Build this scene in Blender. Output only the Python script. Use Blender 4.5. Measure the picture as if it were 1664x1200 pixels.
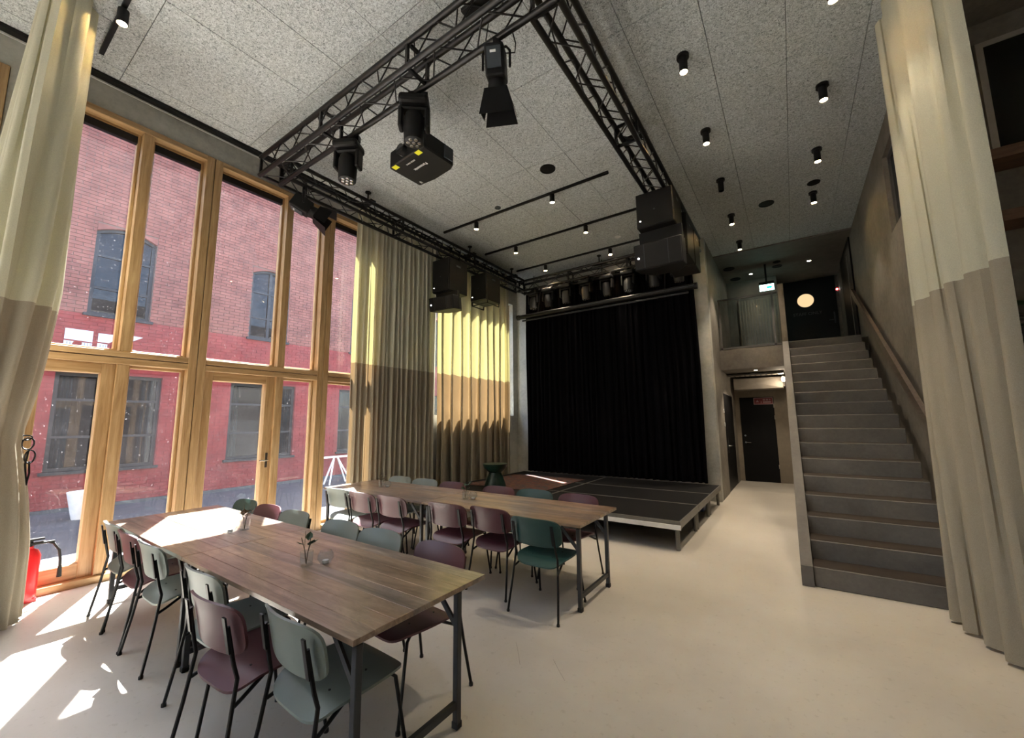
import bpy, bmesh, math, random
from mathutils import Vector, Matrix, Euler
random.seed(7)
PI = math.pi
for o in list(bpy.data.objects): bpy.data.objects.remove(o, do_unlink=True)
S = bpy.context.scene
C = S.collection

# ------------------------------------------------------------------ camera
CAM_H = 1.6
def camera():
    y, p, r = .602049, .1291326, -.00899034
    F = Vector((-math.sin(y)*math.cos(p), math.cos(y)*math.cos(p), math.sin(p)))
    rt = Vector((math.cos(y), math.sin(y), 0)); up = rt.cross(F)
    X = math.cos(r)*rt + math.sin(r)*up
    U = -math.sin(r)*rt + math.cos(r)*up
    cd = bpy.data.cameras.new('camera'); cd.sensor_width = 36; cd.sensor_fit = 'HORIZONTAL'
    cd.lens = 658.83/1664*36; cd.clip_start = .02; cd.clip_end = 300
    co = bpy.data.objects.new('camera', cd); C.objects.link(co)
    m = Matrix((X, U, -F)).transposed().to_4x4(); m.translation = (0, 0, CAM_H)
    co.matrix_world = m; S.camera = co
camera()

# ------------------------------------------------------------------ world, sun, exposure
SUN_DIR = Vector((1, -.53, -1.76)).normalized()          # direction the light travels
w = bpy.data.worlds.new('World'); S.world = w; w.use_nodes = True
nt = w.node_tree
bg = nt.nodes['Background']
sky = nt.nodes.new('ShaderNodeTexSky')
sky.sky_type = 'NISHITA'; sky.sun_disc = False
sky.sun_elevation = math.asin(-SUN_DIR.z)
sky.sun_rotation = math.atan2(-SUN_DIR.x, -SUN_DIR.y)
sky.air_density = 1.0; sky.dust_density = 1.5; sky.ozone_density = 1.0
nt.links.new(sky.outputs[0], bg.inputs[0]); bg.inputs[1].default_value = .42
sd = bpy.data.lights.new('sun', 'SUN'); sd.energy = 15; sd.angle = math.radians(.53); sd.color = (1, .98, .955)
so = bpy.data.objects.new('sun', sd); C.objects.link(so)
so.rotation_euler = SUN_DIR.to_track_quat('-Z', 'Y').to_euler(); so.location = (-20, 12, 40)
S.view_settings.view_transform = 'Standard'; S.view_settings.look = 'None'
S.view_settings.gamma = 1; S.view_settings.exposure = 2.28; S.view_settings.use_curve_mapping = False

# ------------------------------------------------------------------ materials
MATS = {}
def newmat(name):
    m = bpy.data.materials.new(name); m.use_nodes = True; MATS[name] = m
    return m, m.node_tree, m.node_tree.nodes['Principled BSDF']
def N(nt, t, **k):
    n = nt.nodes.new(t)
    for a, b in k.items(): setattr(n, a, b)
    return n
def ramp(nt, stops):
    r = nt.nodes.new('ShaderNodeValToRGB'); e = r.color_ramp.elements
    e[0].position, e[0].color = stops[0][0], (*stops[0][1], 1)
    e[1].position, e[1].color = stops[-1][0], (*stops[-1][1], 1)
    for p, c in stops[1:-1]:
        q = e.new(p); q.color = (*c, 1)
    return r
def coords(nt, scale=(1, 1, 1), kind='Object', rot=(0, 0, 0)):
    tc = N(nt, 'ShaderNodeTexCoord'); mp = N(nt, 'ShaderNodeMapping')
    mp.inputs['Scale'].default_value = scale; mp.inputs['Rotation'].default_value = rot
    nt.links.new(tc.outputs[kind], mp.inputs[0]); return mp.outputs[0]
def world_coords(nt, scale=(1, 1, 1)):
    g = N(nt, 'ShaderNodeNewGeometry'); mp = N(nt, 'ShaderNodeMapping')
    mp.inputs['Scale'].default_value = scale
    nt.links.new(g.outputs['Position'], mp.inputs[0]); return mp.outputs[0]
def noise(nt, vec, scale, detail=4, rough=.6):
    n = N(nt, 'ShaderNodeTexNoise'); n.inputs['Scale'].default_value = scale
    n.inputs['Detail'].default_value = detail; n.inputs['Roughness'].default_value = rough
    nt.links.new(vec, n.inputs['Vector']); return n
def bump(nt, src, b, strength=.2, dist=.01):
    bp = N(nt, 'ShaderNodeBump'); bp.inputs['Strength'].default_value = strength
    bp.inputs['Distance'].default_value = dist
    nt.links.new(src, bp.inputs['Height']); nt.links.new(bp.outputs[0], b.inputs['Normal'])
def plain(name, col, rough=.5, metal=0, spec=.5, var=.12, vs=6):
    """a plain painted surface with a little grain"""
    m, nt, b = newmat(name)
    v = world_coords(nt); n = noise(nt, v, vs, 5)
    c0 = tuple(max(0, x*(1-var)) for x in col); c1 = tuple(min(1, x*(1+var)) for x in col)
    r = ramp(nt, [(.3, c0), (.7, c1)]); nt.links.new(n.outputs[0], r.inputs[0])
    nt.links.new(r.outputs[0], b.inputs['Base Color'])
    b.inputs['Roughness'].default_value = rough; b.inputs['Metallic'].default_value = metal
    b.inputs['Specular IOR Level'].default_value = spec
    return m
def concrete(name, a, b_, c, scale=1.2, rough=.75):
    m, nt, b = newmat(name); v = world_coords(nt)
    n1 = noise(nt, v, scale, 8, .65); n2 = noise(nt, v, scale*14, 4, .7)
    mx = N(nt, 'ShaderNodeMix'); mx.data_type = 'FLOAT'; mx.inputs[0].default_value = .3
    nt.links.new(n1.outputs[0], mx.inputs[2]); nt.links.new(n2.outputs[0], mx.inputs[3])
    r = ramp(nt, [(.34, a), (.5, b_), (.66, c)]); nt.links.new(mx.outputs[0], r.inputs[0])
    nt.links.new(r.outputs[0], b.inputs['Base Color']); b.inputs['Roughness'].default_value = rough
    bump(nt, n2.outputs[0], b, .15, .004)
    return m
concrete('concrete', (.28, .28, .255), (.42, .415, .375), (.53, .52, .475))
concrete('concrete_warm', (.11, .095, .078), (.175, .155, .13), (.25, .225, .19), 1.0)
concrete('stair_concrete', (.085, .077, .068), (.12, .11, .098), (.155, .142, .126), 1.6)
concrete('pavement', (.52, .51, .49), (.60, .59, .57), (.66, .65, .63), .8)
concrete('asphalt', (.02, .021, .024), (.03, .031, .035), (.045, .046, .05), 3)
# floor
m, nt, b = newmat('floor_screed'); v = world_coords(nt)
n1 = noise(nt, v, .55, 7, .6); n2 = noise(nt, v, 24, 3, .6)
r = ramp(nt, [(.3, (.45, .412, .355)), (.5, (.53, .492, .43)), (.7, (.60, .565, .505))])
nt.links.new(n1.outputs[0], r.inputs[0])
sp = ramp(nt, [(.60, (1, 1, 1)), (.72, (.86, .85, .83))]); nt.links.new(n2.outputs[0], sp.inputs[0])
mx = N(nt, 'ShaderNodeMix'); mx.data_type = 'RGBA'; mx.blend_type = 'MULTIPLY'; mx.inputs[0].default_value = 1
nt.links.new(r.outputs[0], mx.inputs[6]); nt.links.new(sp.outputs[0], mx.inputs[7])
nt.links.new(mx.outputs[2], b.inputs['Base Color'])
rr = ramp(nt, [(.3, (.28,)*3), (.7, (.45,)*3)]); nt.links.new(n1.outputs[0], rr.inputs[0])
nt.links.new(rr.outputs[0], b.inputs['Roughness'])
# ceiling wood-wool boards
m, nt, b = newmat('wood_wool'); v = world_coords(nt)
n1 = noise(nt, v, 52, 4, .7); n2 = noise(nt, v, .7, 3)
n1.inputs['Distortion'].default_value = 1.4
r = ramp(nt, [(.34, (.135, .15, .154)), (.48, (.435, .468, .475)), (.60, (.645, .688, .692))])
nt.links.new(n1.outputs[0], r.inputs[0]); nt.links.new(r.outputs[0], b.inputs['Base Color'])
b.inputs['Roughness'].default_value = .95; bump(nt, n1.outputs[0], b, .5, .01)
plain('plaster', (.16, .14, .12), .8)
plain('plaster_beige', (.22, .185, .14), .8)
# wood of window frames
def wood(name, c0, c1, c2, along='z', rough=.45, sc=1.0):
    m, nt, b = newmat(name)
    st = {'x': (.9, 14, 14), 'y': (14, .9, 14), 'z': (14, 14, .9)}[along]
    v = world_coords(nt, tuple(q*sc for q in st)); n1 = noise(nt, v, 2.2, 8, .65); n1.inputs['Distortion'].default_value = .6
    r = ramp(nt, [(.3, c0), (.5, c1), (.72, c2)]); nt.links.new(n1.outputs[0], r.inputs[0])
    if name.startswith('table'):
        n3 = noise(nt, world_coords(nt, (1.6, 4.5, 4.5)), 1.6, 5, .7); n3.inputs['Distortion'].default_value = 1.5
        r3 = ramp(nt, [(.3, (.55, .52, .50)), (.5, (.95, .95, .95)), (.7, (1.3, 1.27, 1.22))]); nt.links.new(n3.outputs[0], r3.inputs[0])
        m3 = N(nt, 'ShaderNodeMix'); m3.data_type = 'RGBA'; m3.blend_type = 'MULTIPLY'; m3.inputs[0].default_value = 1
        nt.links.new(r.outputs[0], m3.inputs[6]); nt.links.new(r3.outputs[0], m3.inputs[7]); nt.links.new(m3.outputs[2], b.inputs['Base Color'])
    else: nt.links.new(r.outputs[0], b.inputs['Base Color'])
    b.inputs['Roughness'].default_value = rough
    bump(nt, n1.outputs[0], b, .1, .003)
    if name.startswith('table'): b.inputs['Coat Weight'].default_value = .35; b.inputs['Coat Roughness'].default_value = .15
    return m
oak = ((.27, .15, .06), (.40, .25, .115), (.52, .36, .19))
wood('oak_upright', *oak, along='z'); wood('oak_level', *oak, along='y')
wood('dark_timber', (.075, .035, .018), (.13, .065, .035), (.18, .095, .05), 'x')
wood('rail_timber', (.06, .042, .032), (.10, .074, .056), (.14, .105, .08), 'y')
for i, (a, b_, c) in enumerate((((.11, .065, .04), (.25, .165, .11), (.42, .31, .23)),
                                ((.14, .085, .05), (.29, .195, .125), (.45, .33, .23)),
                                ((.09, .065, .05), (.22, .165, .13), (.40, .32, .26)))):
    wood('table_wood_%d' % i, a, b_, c, 'x', .32, .42)
plain('table_edge', (.17, .12, .085), .5)
# metals, plastics
plain('black_metal', (.005, .005, .0055), .4, .1, .3)
plain('black_paint', (.0035, .0035, .004), .5, 0, .18)
plain('black_satin', (.006, .006, .0065), .5, 0, .3)
plain('truss_black', (.006, .006, .0065), .35, 0, .4)
plain('speaker_black', (.005, .005, .0055), .6, 0, .25)
plain('grille_black', (.008, .008, .0085), .5, 0, .3)
plain('steel_grey', (.055, .058, .062), .4, .6)
plain('aluminium', (.17, .165, .15), .45, .5)
plain('galvanised', (.40, .36, .31), .45, .2)
plain('chrome', (.55, .55, .55), .2, 1)
plain('white_plastic', (.72, .72, .70), .4)
plain('white_paint', (.40, .42, .46), .6, var=.03)
plain('grey_paint', (.16, .17, .21), .6)
plain('sign_red', (.19, .02, .025), .5); plain('sign_pale', (.42, .26, .26), .5)
plain('extinguisher_red', (.62, .015, .02), .3)
plain('sticker_yellow', (.80, .78, .02), .5, var=.03)
plain('rubber', (.01, .01, .01), .7)
plain('crate_blue', (.012, .03, .12), .4)
plain('stool_green', (.010, .035, .026), .32)
plain('deck_black', (.005, .005, .0055), .65, 0, .15, vs=30)
plain('anthracite', (.035, .045, .055), .45)
plain('frame_grey', (.09, .085, .08), .5)
plain('text_grey', (.06, .06, .06), .6)
plain('tread_dark', (.042, .033, .026), .7, 0, .2)
plain('teal_drape', (.10, .22, .19), .9)
plain('head_grey', (.022, .022, .023), .5)
plain('facade_frame', (.010, .012, .015), .5, 0, .3)
plain('sage', (.15, .18, .16), .42, var=.05)
plain('maroon', (.075, .017, .024), .42, var=.06)
plain('bottle_green', (.015, .055, .048), .42, var=.06)
plain('leaf', (.02, .06, .02), .5, var=.4, vs=20); plain('dry_leaf', (.10, .05, .02), .6, var=.4, vs=20)
plain('stem', (.05, .04, .015), .7)
plain('mortar', (.10, .062, .05), .9, vs=20)
# brick
def brickmat(name, a, b_, c, bumpy=True):
    m, nt, b = newmat(name); v = world_coords(nt)
    n0 = noise(nt, v, 3.5, 3, .6); n1 = noise(nt, v, 40, 4, .6)
    r = ramp(nt, [(.32, a), (.5, b_), (.68, c)]); nt.links.new(n0.outputs[0], r.inputs[0])
    nt.links.new(r.outputs[0], b.inputs['Base Color']); b.inputs['Roughness'].default_value = .85
    bump(nt, n1.outputs[0], b, .3, .004)
brickmat('brick_red', (.11, .031, .022), (.15, .045, .032), (.19, .062, .045))
brickmat('brick_painted', (.135, .011, .010), (.165, .0145, .013), (.19, .021, .018))
brickmat('mortar_painted', (.11, .009, .008), (.13, .012, .010), (.15, .017, .014))
# fabrics
def fabric(name, col, tcol, trans, rough=.9):
    m, nt, b = newmat(name); v = world_coords(nt)
    n1 = noise(nt, v, 220, 2); r = ramp(nt, [(.3, tuple(x*.86 for x in col)), (.7, tuple(min(1, x*1.1) for x in col))])
    nt.links.new(n1.outputs[0], r.inputs[0])
    d = N(nt, 'ShaderNodeBsdfDiffuse'); t = N(nt, 'ShaderNodeBsdfTranslucent'); mx = N(nt, 'ShaderNodeMixShader')
    nt.links.new(r.outputs[0], d.inputs[0]); t.inputs[0].default_value = (*tcol, 1); mx.inputs[0].default_value = trans
    nt.links.new(d.outputs[0], mx.inputs[1]); nt.links.new(t.outputs[0], mx.inputs[2])
    nt.links.new(mx.outputs[0], nt.nodes['Material Output'].inputs[0]); nt.nodes.remove(b)
fabric('linen_upper', (.60, .585, .47), (.72, .64, .27), .15)
fabric('linen_lower', (.36, .325, .255), (.50, .32, .15), .12)
fabric('velvet_black', (.005, .005, .0062), (.01, .01, .01), .02)
# rug
m, nt, b = newmat('rug'); v = coords(nt)
vo = N(nt, 'ShaderNodeTexVoronoi'); vo.inputs['Scale'].default_value = 16; nt.links.new(v, vo.inputs['Vector'])
r = ramp(nt, [(.1, (.025, .013, .012)), (.35, (.07, .018, .016)), (.6, (.09, .04, .02)), (.8, (.025, .025, .03))])
nt.links.new(vo.outputs['Color'], r.inputs[0]); nt.links.new(r.outputs[0], b.inputs['Base Color']); b.inputs['Roughness'].default_value = .95
# window glass: see-through pane with fresnel reflection and a film of dust
def glass(name, dust, speck, tint=(.97, .98, .98), f0=.035):
    m, nt, b = newmat(name); nt.nodes.remove(b)
    tr = N(nt, 'ShaderNodeBsdfTransparent'); tr.inputs[0].default_value = (*tint, 1)
    gl = N(nt, 'ShaderNodeBsdfGlossy'); gl.inputs['Roughness'].default_value = .02
    lw = N(nt, 'ShaderNodeLayerWeight'); lw.inputs[0].default_value = .5      # Schlick reflectance, same from both sides
    pw = N(nt, 'ShaderNodeMath', operation='POWER'); nt.links.new(lw.outputs['Facing'], pw.inputs[0]); pw.inputs[1].default_value = 5
    fr = N(nt, 'ShaderNodeMath', operation='MULTIPLY_ADD'); nt.links.new(pw.outputs[0], fr.inputs[0]); fr.inputs[1].default_value = .94; fr.inputs[2].default_value = f0
    m1 = N(nt, 'ShaderNodeMixShader'); nt.links.new(fr.outputs[0], m1.inputs[0])
    nt.links.new(tr.outputs[0], m1.inputs[1]); nt.links.new(gl.outputs[0], m1.inputs[2])
    out = m1
    if dust:
        v = world_coords(nt); n1 = noise(nt, v, 2.5, 6, .7); n2 = noise(nt, v, 55, 2, .5)
        r1 = ramp(nt, [(.3, (dust*.5,)*3), (.7, (dust*1.4,)*3)]); nt.links.new(n1.outputs[0], r1.inputs[0])
        r2 = ramp(nt, [(.69, (0,)*3), (.78, (speck,)*3)]); nt.links.new(n2.outputs[0], r2.inputs[0])
        ad = N(nt, 'ShaderNodeMath', operation='ADD'); nt.links.new(r1.outputs[0], ad.inputs[0]); nt.links.new(r2.outputs[0], ad.inputs[1])
        tl = N(nt, 'ShaderNodeBsdfTranslucent'); tl.inputs[0].default_value = (.92, .86, .88, 1)
        m2 = N(nt, 'ShaderNodeMixShader'); nt.links.new(ad.outputs[0], m2.inputs[0])
        nt.links.new(m1.outputs[0], m2.inputs[1]); nt.links.new(tl.outputs[0], m2.inputs[2]); out = m2
    nt.links.new(out.outputs[0], nt.nodes['Material Output'].inputs[0])
glass('dusty_glass', .0042, .13); glass('clear_glass', 0, 0)
glass('facade_glass', 0, 0, (.40, .46, .52), .018)
glass('vase_glass', .03, 0, (.93, .95, .95))
def darkglass(name, col):
    m, nt, b = newmat(name); v = world_coords(nt); n1 = noise(nt, v, 1.4, 3)
    r = ramp(nt, [(.35, tuple(x*.6 for x in col)), (.65, tuple(x*1.4 for x in col))]); nt.links.new(n1.outputs[0], r.inputs[0])
    nt.links.new(r.outputs[0], b.inputs['Base Color']); b.inputs['Roughness'].default_value = .04
darkglass('dark_glass', (.022, .03, .042)); darkglass('black_glass', (.012, .014, .013))
darkglass('lens', (.03, .03, .03))
def emit(name, col, s):
    m, nt, b = newmat(name); b.inputs['Base Color'].default_value = (*col, 1)
    b.inputs['Emission Color'].default_value = (*col, 1); b.inputs['Emission Strength'].default_value = s
emit('lamp_glow', (1, .86, .62), 30); emit('sign_glow', (.55, 1, .90), 2.6); emit('sign_green', (0, .45, .30), .8)
emit('lit_room', (.50, .34, .18), .42); emit('led', (1, 1, .95), 3)

# ------------------------------------------------------------------ mesh helpers
def bx(bm, x0, x1, y0, y1, z0, z1):
    vs = [bm.verts.new(p) for p in ((x0,y0,z0),(x1,y0,z0),(x1,y1,z0),(x0,y1,z0),(x0,y0,z1),(x1,y0,z1),(x1,y1,z1),(x0,y1,z1))]
    for f in ((0,3,2,1),(4,5,6,7),(0,1,5,4),(1,2,6,5),(2,3,7,6),(3,0,4,7)): bm.faces.new([vs[i] for i in f])
    return vs
def box(x0, x1, y0, y1, z0, z1, bev=0, seg=1):
    bm = bmesh.new(); bx(bm, min(x0,x1), max(x0,x1), min(y0,y1), max(y0,y1), min(z0,z1), max(z0,z1))
    if bev: bmesh.ops.bevel(bm, geom=bm.edges[:], offset=bev, segments=seg, affect='EDGES', profile=.5)
    return bm
def cyl(bm, p0, p1, r0, r1=None, n=10, cap=True):
    r1 = r0 if r1 is None else r1
    p0, p1 = Vector(p0), Vector(p1); d = (p1-p0).normalized()
    a = d.orthogonal().normalized(); b = d.cross(a)
    r = [[bm.verts.new(p + rad*(math.cos(2*PI*i/n)*a + math.sin(2*PI*i/n)*b)) for i in range(n)] for p, rad in ((p0, r0), (p1, r1))]
    for i in range(n): bm.faces.new((r[0][i], r[0][(i+1)%n], r[1][(i+1)%n], r[1][i]))
    if cap: bm.faces.new(r[0][::-1]); bm.faces.new(r[1])
def tube(bm, pts, rad, n=8):
    pts = [Vector(p) for p in pts]; rings = []; prev = None
    for i, p in enumerate(pts):
        d = (pts[min(i+1, len(pts)-1)] - pts[max(i-1, 0)]).normalized()
        if prev is None: a = d.orthogonal().normalized()
        else: a = (prev - d*prev.dot(d)).normalized()
        prev = a; b = d.cross(a); rr = rad[i] if isinstance(rad, (list, tuple)) else rad
        rings.append([bm.verts.new(p + rr*(math.cos(2*PI*k/n)*a + math.sin(2*PI*k/n)*b)) for k in range(n)])
    for u, v in zip(rings, rings[1:]):
        for k in range(n): bm.faces.new((u[k], u[(k+1)%n], v[(k+1)%n], v[k]))
    bm.faces.new(rings[0][::-1]); bm.faces.new(rings[-1])
def bar(bm, p0, p1, w, h):
    """square bar between two points"""
    p0, p1 = Vector(p0), Vector(p1); d = (p1-p0).normalized()
    up = Vector((0,0,1)) if abs(d.z) < .95 else Vector((0,1,0))
    a = d.cross(up).normalized(); b = a.cross(d)
    r = [[bm.verts.new(p + sx*w/2*a + sy*h/2*b) for sx, sy in ((-1,-1),(1,-1),(1,1),(-1,1))] for p in (p0, p1)]
    for i in range(4): bm.faces.new((r[0][i], r[0][(i+1)%4], r[1][(i+1)%4], r[1][i]))
    bm.faces.new(r[0][::-1]); bm.faces.new(r[1])
def lathe(bm, prof, n=24, c=(0,0,0)):
    rings = [[bm.verts.new((c[0]+r*math.cos(2*PI*i/n), c[1]+r*math.sin(2*PI*i/n), c[2]+z)) for i in range(n)] for r, z in prof]
    for u, v in zip(rings, rings[1:]):
        for i in range(n): bm.faces.new((u[i], u[(i+1)%n], v[(i+1)%n], v[i]))
    if prof[0][0] > 1e-4: bm.faces.new(rings[0][::-1])
    if prof[-1][0] > 1e-4: bm.faces.new(rings[-1])
def prism(bm, pts, axis, a, b):
    """extrude a 2-D outline along an axis"""
    def P(u, v, t): return {'x': (t,u,v), 'y': (u,t,v), 'z': (u,v,t)}[axis]
    A = [bm.verts.new(P(u, v, a)) for u, v in pts]; B = [bm.verts.new(P(u, v, b)) for u, v in pts]
    n = len(pts)
    for i in range(n): bm.faces.new((A[i], A[(i+1)%n], B[(i+1)%n], B[i]))
    bm.faces.new(A[::-1]); bm.faces.new(B)
def finish(name, bm, mat, parent=None, smooth=False):
    bmesh.ops.recalc_face_normals(bm, faces=bm.faces[:])
    me = bpy.data.meshes.new(name); bm.to_mesh(me); bm.free()
    me.materials.append(MATS[mat])
    if smooth: me.shade_smooth()
    o = bpy.data.objects.new(name, me); C.objects.link(o)
    if parent: o.parent = parent
    return o
def auto_smooth(o, ang=40):
    me = o.data
    try: me.set_sharp_from_angle(angle=math.radians(ang))
    except Exception: pass
def obj(name, bm, mat, parent=None, smooth=False):
    o = finish(name, bm, mat, parent, smooth)
    if smooth: auto_smooth(o)
    return o
def one(name, fn, args, mat, parent=None, smooth=False, **k):
    bm = bmesh.new(); fn(bm, *args, **k); return obj(name, bm, mat, parent, smooth)
def tag(o, label, cat, group=None):
    o['label'] = label; o['category'] = cat
    if group: o['group'] = group
    return o
def thing(name, label, cat, loc=(0,0,0), rotz=0, group=None):
    o = bpy.data.objects.new(name, None); C.objects.link(o); o.empty_display_size = .1
    o.location = loc; o.rotation_euler = (0,0,rotz); return tag(o, label, cat, group)
def struct(o, label=None):
    o['kind'] = 'structure'
    if label: o['label'] = label
    return o
def sempty(name, label=None):
    o = bpy.data.objects.new(name, None); C.objects.link(o); o.empty_display_size = .1; return struct(o, label)
def dup(root, loc, rotz, label, group=None):
    r = root.copy(); C.objects.link(r); r.location = loc; r.rotation_euler = (0,0,rotz); r['label'] = label
    if group: r['group'] = group
    for ch in list(root.children):
        c = ch.copy(); C.objects.link(c); c.parent = r
        for g in ch.children:
            d = g.copy(); C.objects.link(d); d.parent = c
    return r
def share(name, me, parent, loc=(0,0,0), scale=(1,1,1), rot=(0,0,0)):
    o = bpy.data.objects.new(name, me); C.objects.link(o); o.parent = parent; o.location = loc; o.scale = scale; o.rotation_euler = rot
    return o
def holed(bm, axis, t0, t1, u0, u1, z0, z1, holes):
    """slab across `axis` from t0 to t1, spanning u0..u1, z0..z1, with rectangular holes (ua,ub,za,zb)"""
    us = sorted({u0, u1, *[min(max(h[i], u0), u1) for h in holes for i in (0, 1)]})
    for ua, ub in zip(us, us[1:]):
        if ub-ua < 1e-6: continue
        mid = (ua+ub)/2
        cut = sorted([(h[2], h[3]) for h in holes if h[0] < mid < h[1]])
        z = z0
        for a, b in cut + [(z1, z1)]:
            if a-z > 1e-6:
                if axis == 'x': bx(bm, t0, t1, ua, ub, z, a)
                else: bx(bm, ua, ub, t0, t1, z, a)
            z = max(z, b)
def text(name, s, size, mat, parent, origin, right, up, ext=.001, align='CENTER'):
    cu = bpy.data.curves.new(name, 'FONT'); cu.body = s; cu.size = size; cu.extrude = ext; cu.align_x = align; cu.align_y = 'CENTER'
    t = bpy.data.objects.new('tmp', cu); C.objects.link(t)
    dg = bpy.context.evaluated_depsgraph_get(); me = bpy.data.meshes.new_from_object(t.evaluated_get(dg))
    bpy.data.objects.remove(t); bpy.data.curves.remove(cu)
    R, U = Vector(right).normalized(), Vector(up).normalized(); Nn = R.cross(U)
    m = Matrix((R, U, Nn)).transposed().to_4x4(); m.translation = origin; me.transform(m)
    me.materials.clear(); me.materials.append(MATS[mat]); me.name = name
    o = bpy.data.objects.new(name, me); C.objects.link(o); o.parent = parent
    return o

def curtain_rows(top, bot, n, amp, z_list, nu, pinch=None, seed=1, lean=0):
    rnd = random.Random(seed); ph = [rnd.uniform(.75, 1.25) for _ in range(n+2)]; tot = sum(ph[:n]); cum = [0]
    for q in ph[:n]: cum.append(cum[-1]+q/tot)
    am = [rnd.uniform(.65, 1.3) for _ in range(n+2)]
    def along(path, u):
        L = [0]
        for a, b in zip(path, path[1:]): L.append(L[-1]+math.dist(a, b))
        s = u*L[-1]
        for i in range(len(path)-1):
            if s <= L[i+1]+1e-9:
                t = (s-L[i])/(L[i+1]-L[i]); a, b = path[i], path[i+1]
                d = Vector((b[0]-a[0], b[1]-a[1])).normalized()
                return Vector((a[0]+(b[0]-a[0])*t, a[1]+(b[1]-a[1])*t)), Vector((-d.y, d.x))
        return Vector(path[-1]), Vector((-d.y, d.x))
    zt, zb = z_list[0], z_list[-1]; rows = []
    for z in z_list:
        row = []
        for i in range(nu+1):
            u = i/nu; k = 0
            while k < n-1 and u > cum[k+1]: k += 1
            f = (u-cum[k])/(cum[k+1]-cum[k]); wv = math.sin(2*PI*f)
            wv = math.copysign(abs(wv)**.75, wv)
            v = (Z_TOP-z)/Z_TOP
            a, na = along(top, u); b, nb = along(bot, u)
            p = a.lerp(b, v); nn = na.lerp(nb, v).normalized()
            A = amp*am[k]*(.75+.45*v); ln = lean*wv
            drift = .014*math.sin(z*1.3+k*2.1)
            if pinch:
                c, s, sA = pinch(z); p = Vector(c)+(p-Vector(c))*s; A *= sA
            q = p + nn*(A*wv) + Vector((drift*nn.y, -drift*nn.x)) + Vector((ln*nn.y, -ln*nn.x))
            row.append((q.x, q.y, z))
        rows.append(row)
    return rows
Z_TOP = 5.40
def sheet(rows):
    bm = bmesh.new(); g = [[bm.verts.new(p) for p in r] for r in rows]
    for a, b in zip(g, g[1:]):
        for i in range(len(a)-1): bm.faces.new((a[i], a[i+1], b[i+1], b[i]))
    return bm

# ------------------------------------------------------------------ room shell
CZ = 5.45; XW = -6.05; XR = 1.28
XO = XW - .31          # outer face of window wall
fl = struct(obj('floor', box(XO, 4.2, -8, 13.8, -.16, 0), 'floor_screed'))
for pts in (((-1.80, 2.64), (-1.718, 2.544), (-1.623, 2.425)), ((-1.47, 2.60), (-1.381, 2.513), (-1.30, 2.44))):
    bm = bmesh.new(); prism(bm, [(x-.0006, y) for x, y in pts]+[(x+.0012, y+.0006) for x, y in pts[::-1]], 'z', 0, .0004); obj('hairline_crack', bm, 'concrete_warm', fl)
# structural slab above the boards
ceil = struct(obj('ceiling', box(XO-.05, 4.3, -8.3, 14, CZ+.05, CZ+.35), 'frame_grey'))
# wood-wool boards
pm = box(0, 1, 0, 1, 0, 1); bmesh.ops.recalc_face_normals(pm, faces=pm.faces[:])
pme = bpy.data.meshes.new('ceiling_panel'); pm.to_mesh(pme); pm.free(); pme.materials.append(MATS['wood_wool'])
xs = [XW] + [.25 - .6665*k for k in range(9, -1, -1) if .25-.6665*k > XW+.05] + [.9165, XR]
ys = [-1.775, -.44] + [.895 + 1.335*k for k in range(0, 8)]
ys[-1] = 10.33
G = .0028
for a, b in zip(xs, xs[1:]):
    for c, d in zip(ys, ys[1:]):
        dz = random.uniform(0, .003)
        share('ceiling_panel', pme, ceil, (a+G, c+G, CZ-dz), (b-a-2*G, d-c-2*G, .045))
struct(obj('trim_1', box(XW, 4.2, -8, -1.78, CZ, CZ+.05), 'wood_wool'), 'grey ceiling boards over the rear of the hall')
struct(obj('trim_2', box(XR+.22, 4.2, -1.77, 5.5, CZ-.02, CZ+.05), 'concrete_warm'), 'dark concrete soffit over the bar recess')
struct(obj('trim_3', box(-1.75, XR, 10.335, 13.6, CZ-.03, CZ+.05), 'plaster'), 'smooth plastered soffit over the upper landing')

# window wall: concrete with openings
WZ0, WZ1 = 0.0, 5.095
bays = [(-3.1, .165), (.44, 1.888), (1.888, 3.529), (3.529, 4.62)]
holes = [(-7.6, -4.35, 0, WZ1), (-4.1, -1.6, 0, WZ1), (-1.475, .165, 0, WZ1), (.44, 4.62, 0, WZ1), (5.98, 8.86, 1.75, 4.75)]
bm = bmesh.new(); holed(bm, 'x', XO, XW, -8, 9.27, -.16, CZ+.05, holes)
struct(obj('wall_left', bm, 'concrete'))
# curtain rail at the ceiling along the windows
rl = thing('curtain_rail', 'long black ceiling rail running above the tall timber windows', 'rail')
obj('rail', box(XW+.03, XW+.11, -7.9, 9.0, CZ-.045, CZ-.005), 'black_metal', rl)
obj('channel', box(XW+.012, XW+.022, -7.9, 9.0, CZ-.06, CZ-.005), 'white_plastic', rl)

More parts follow.
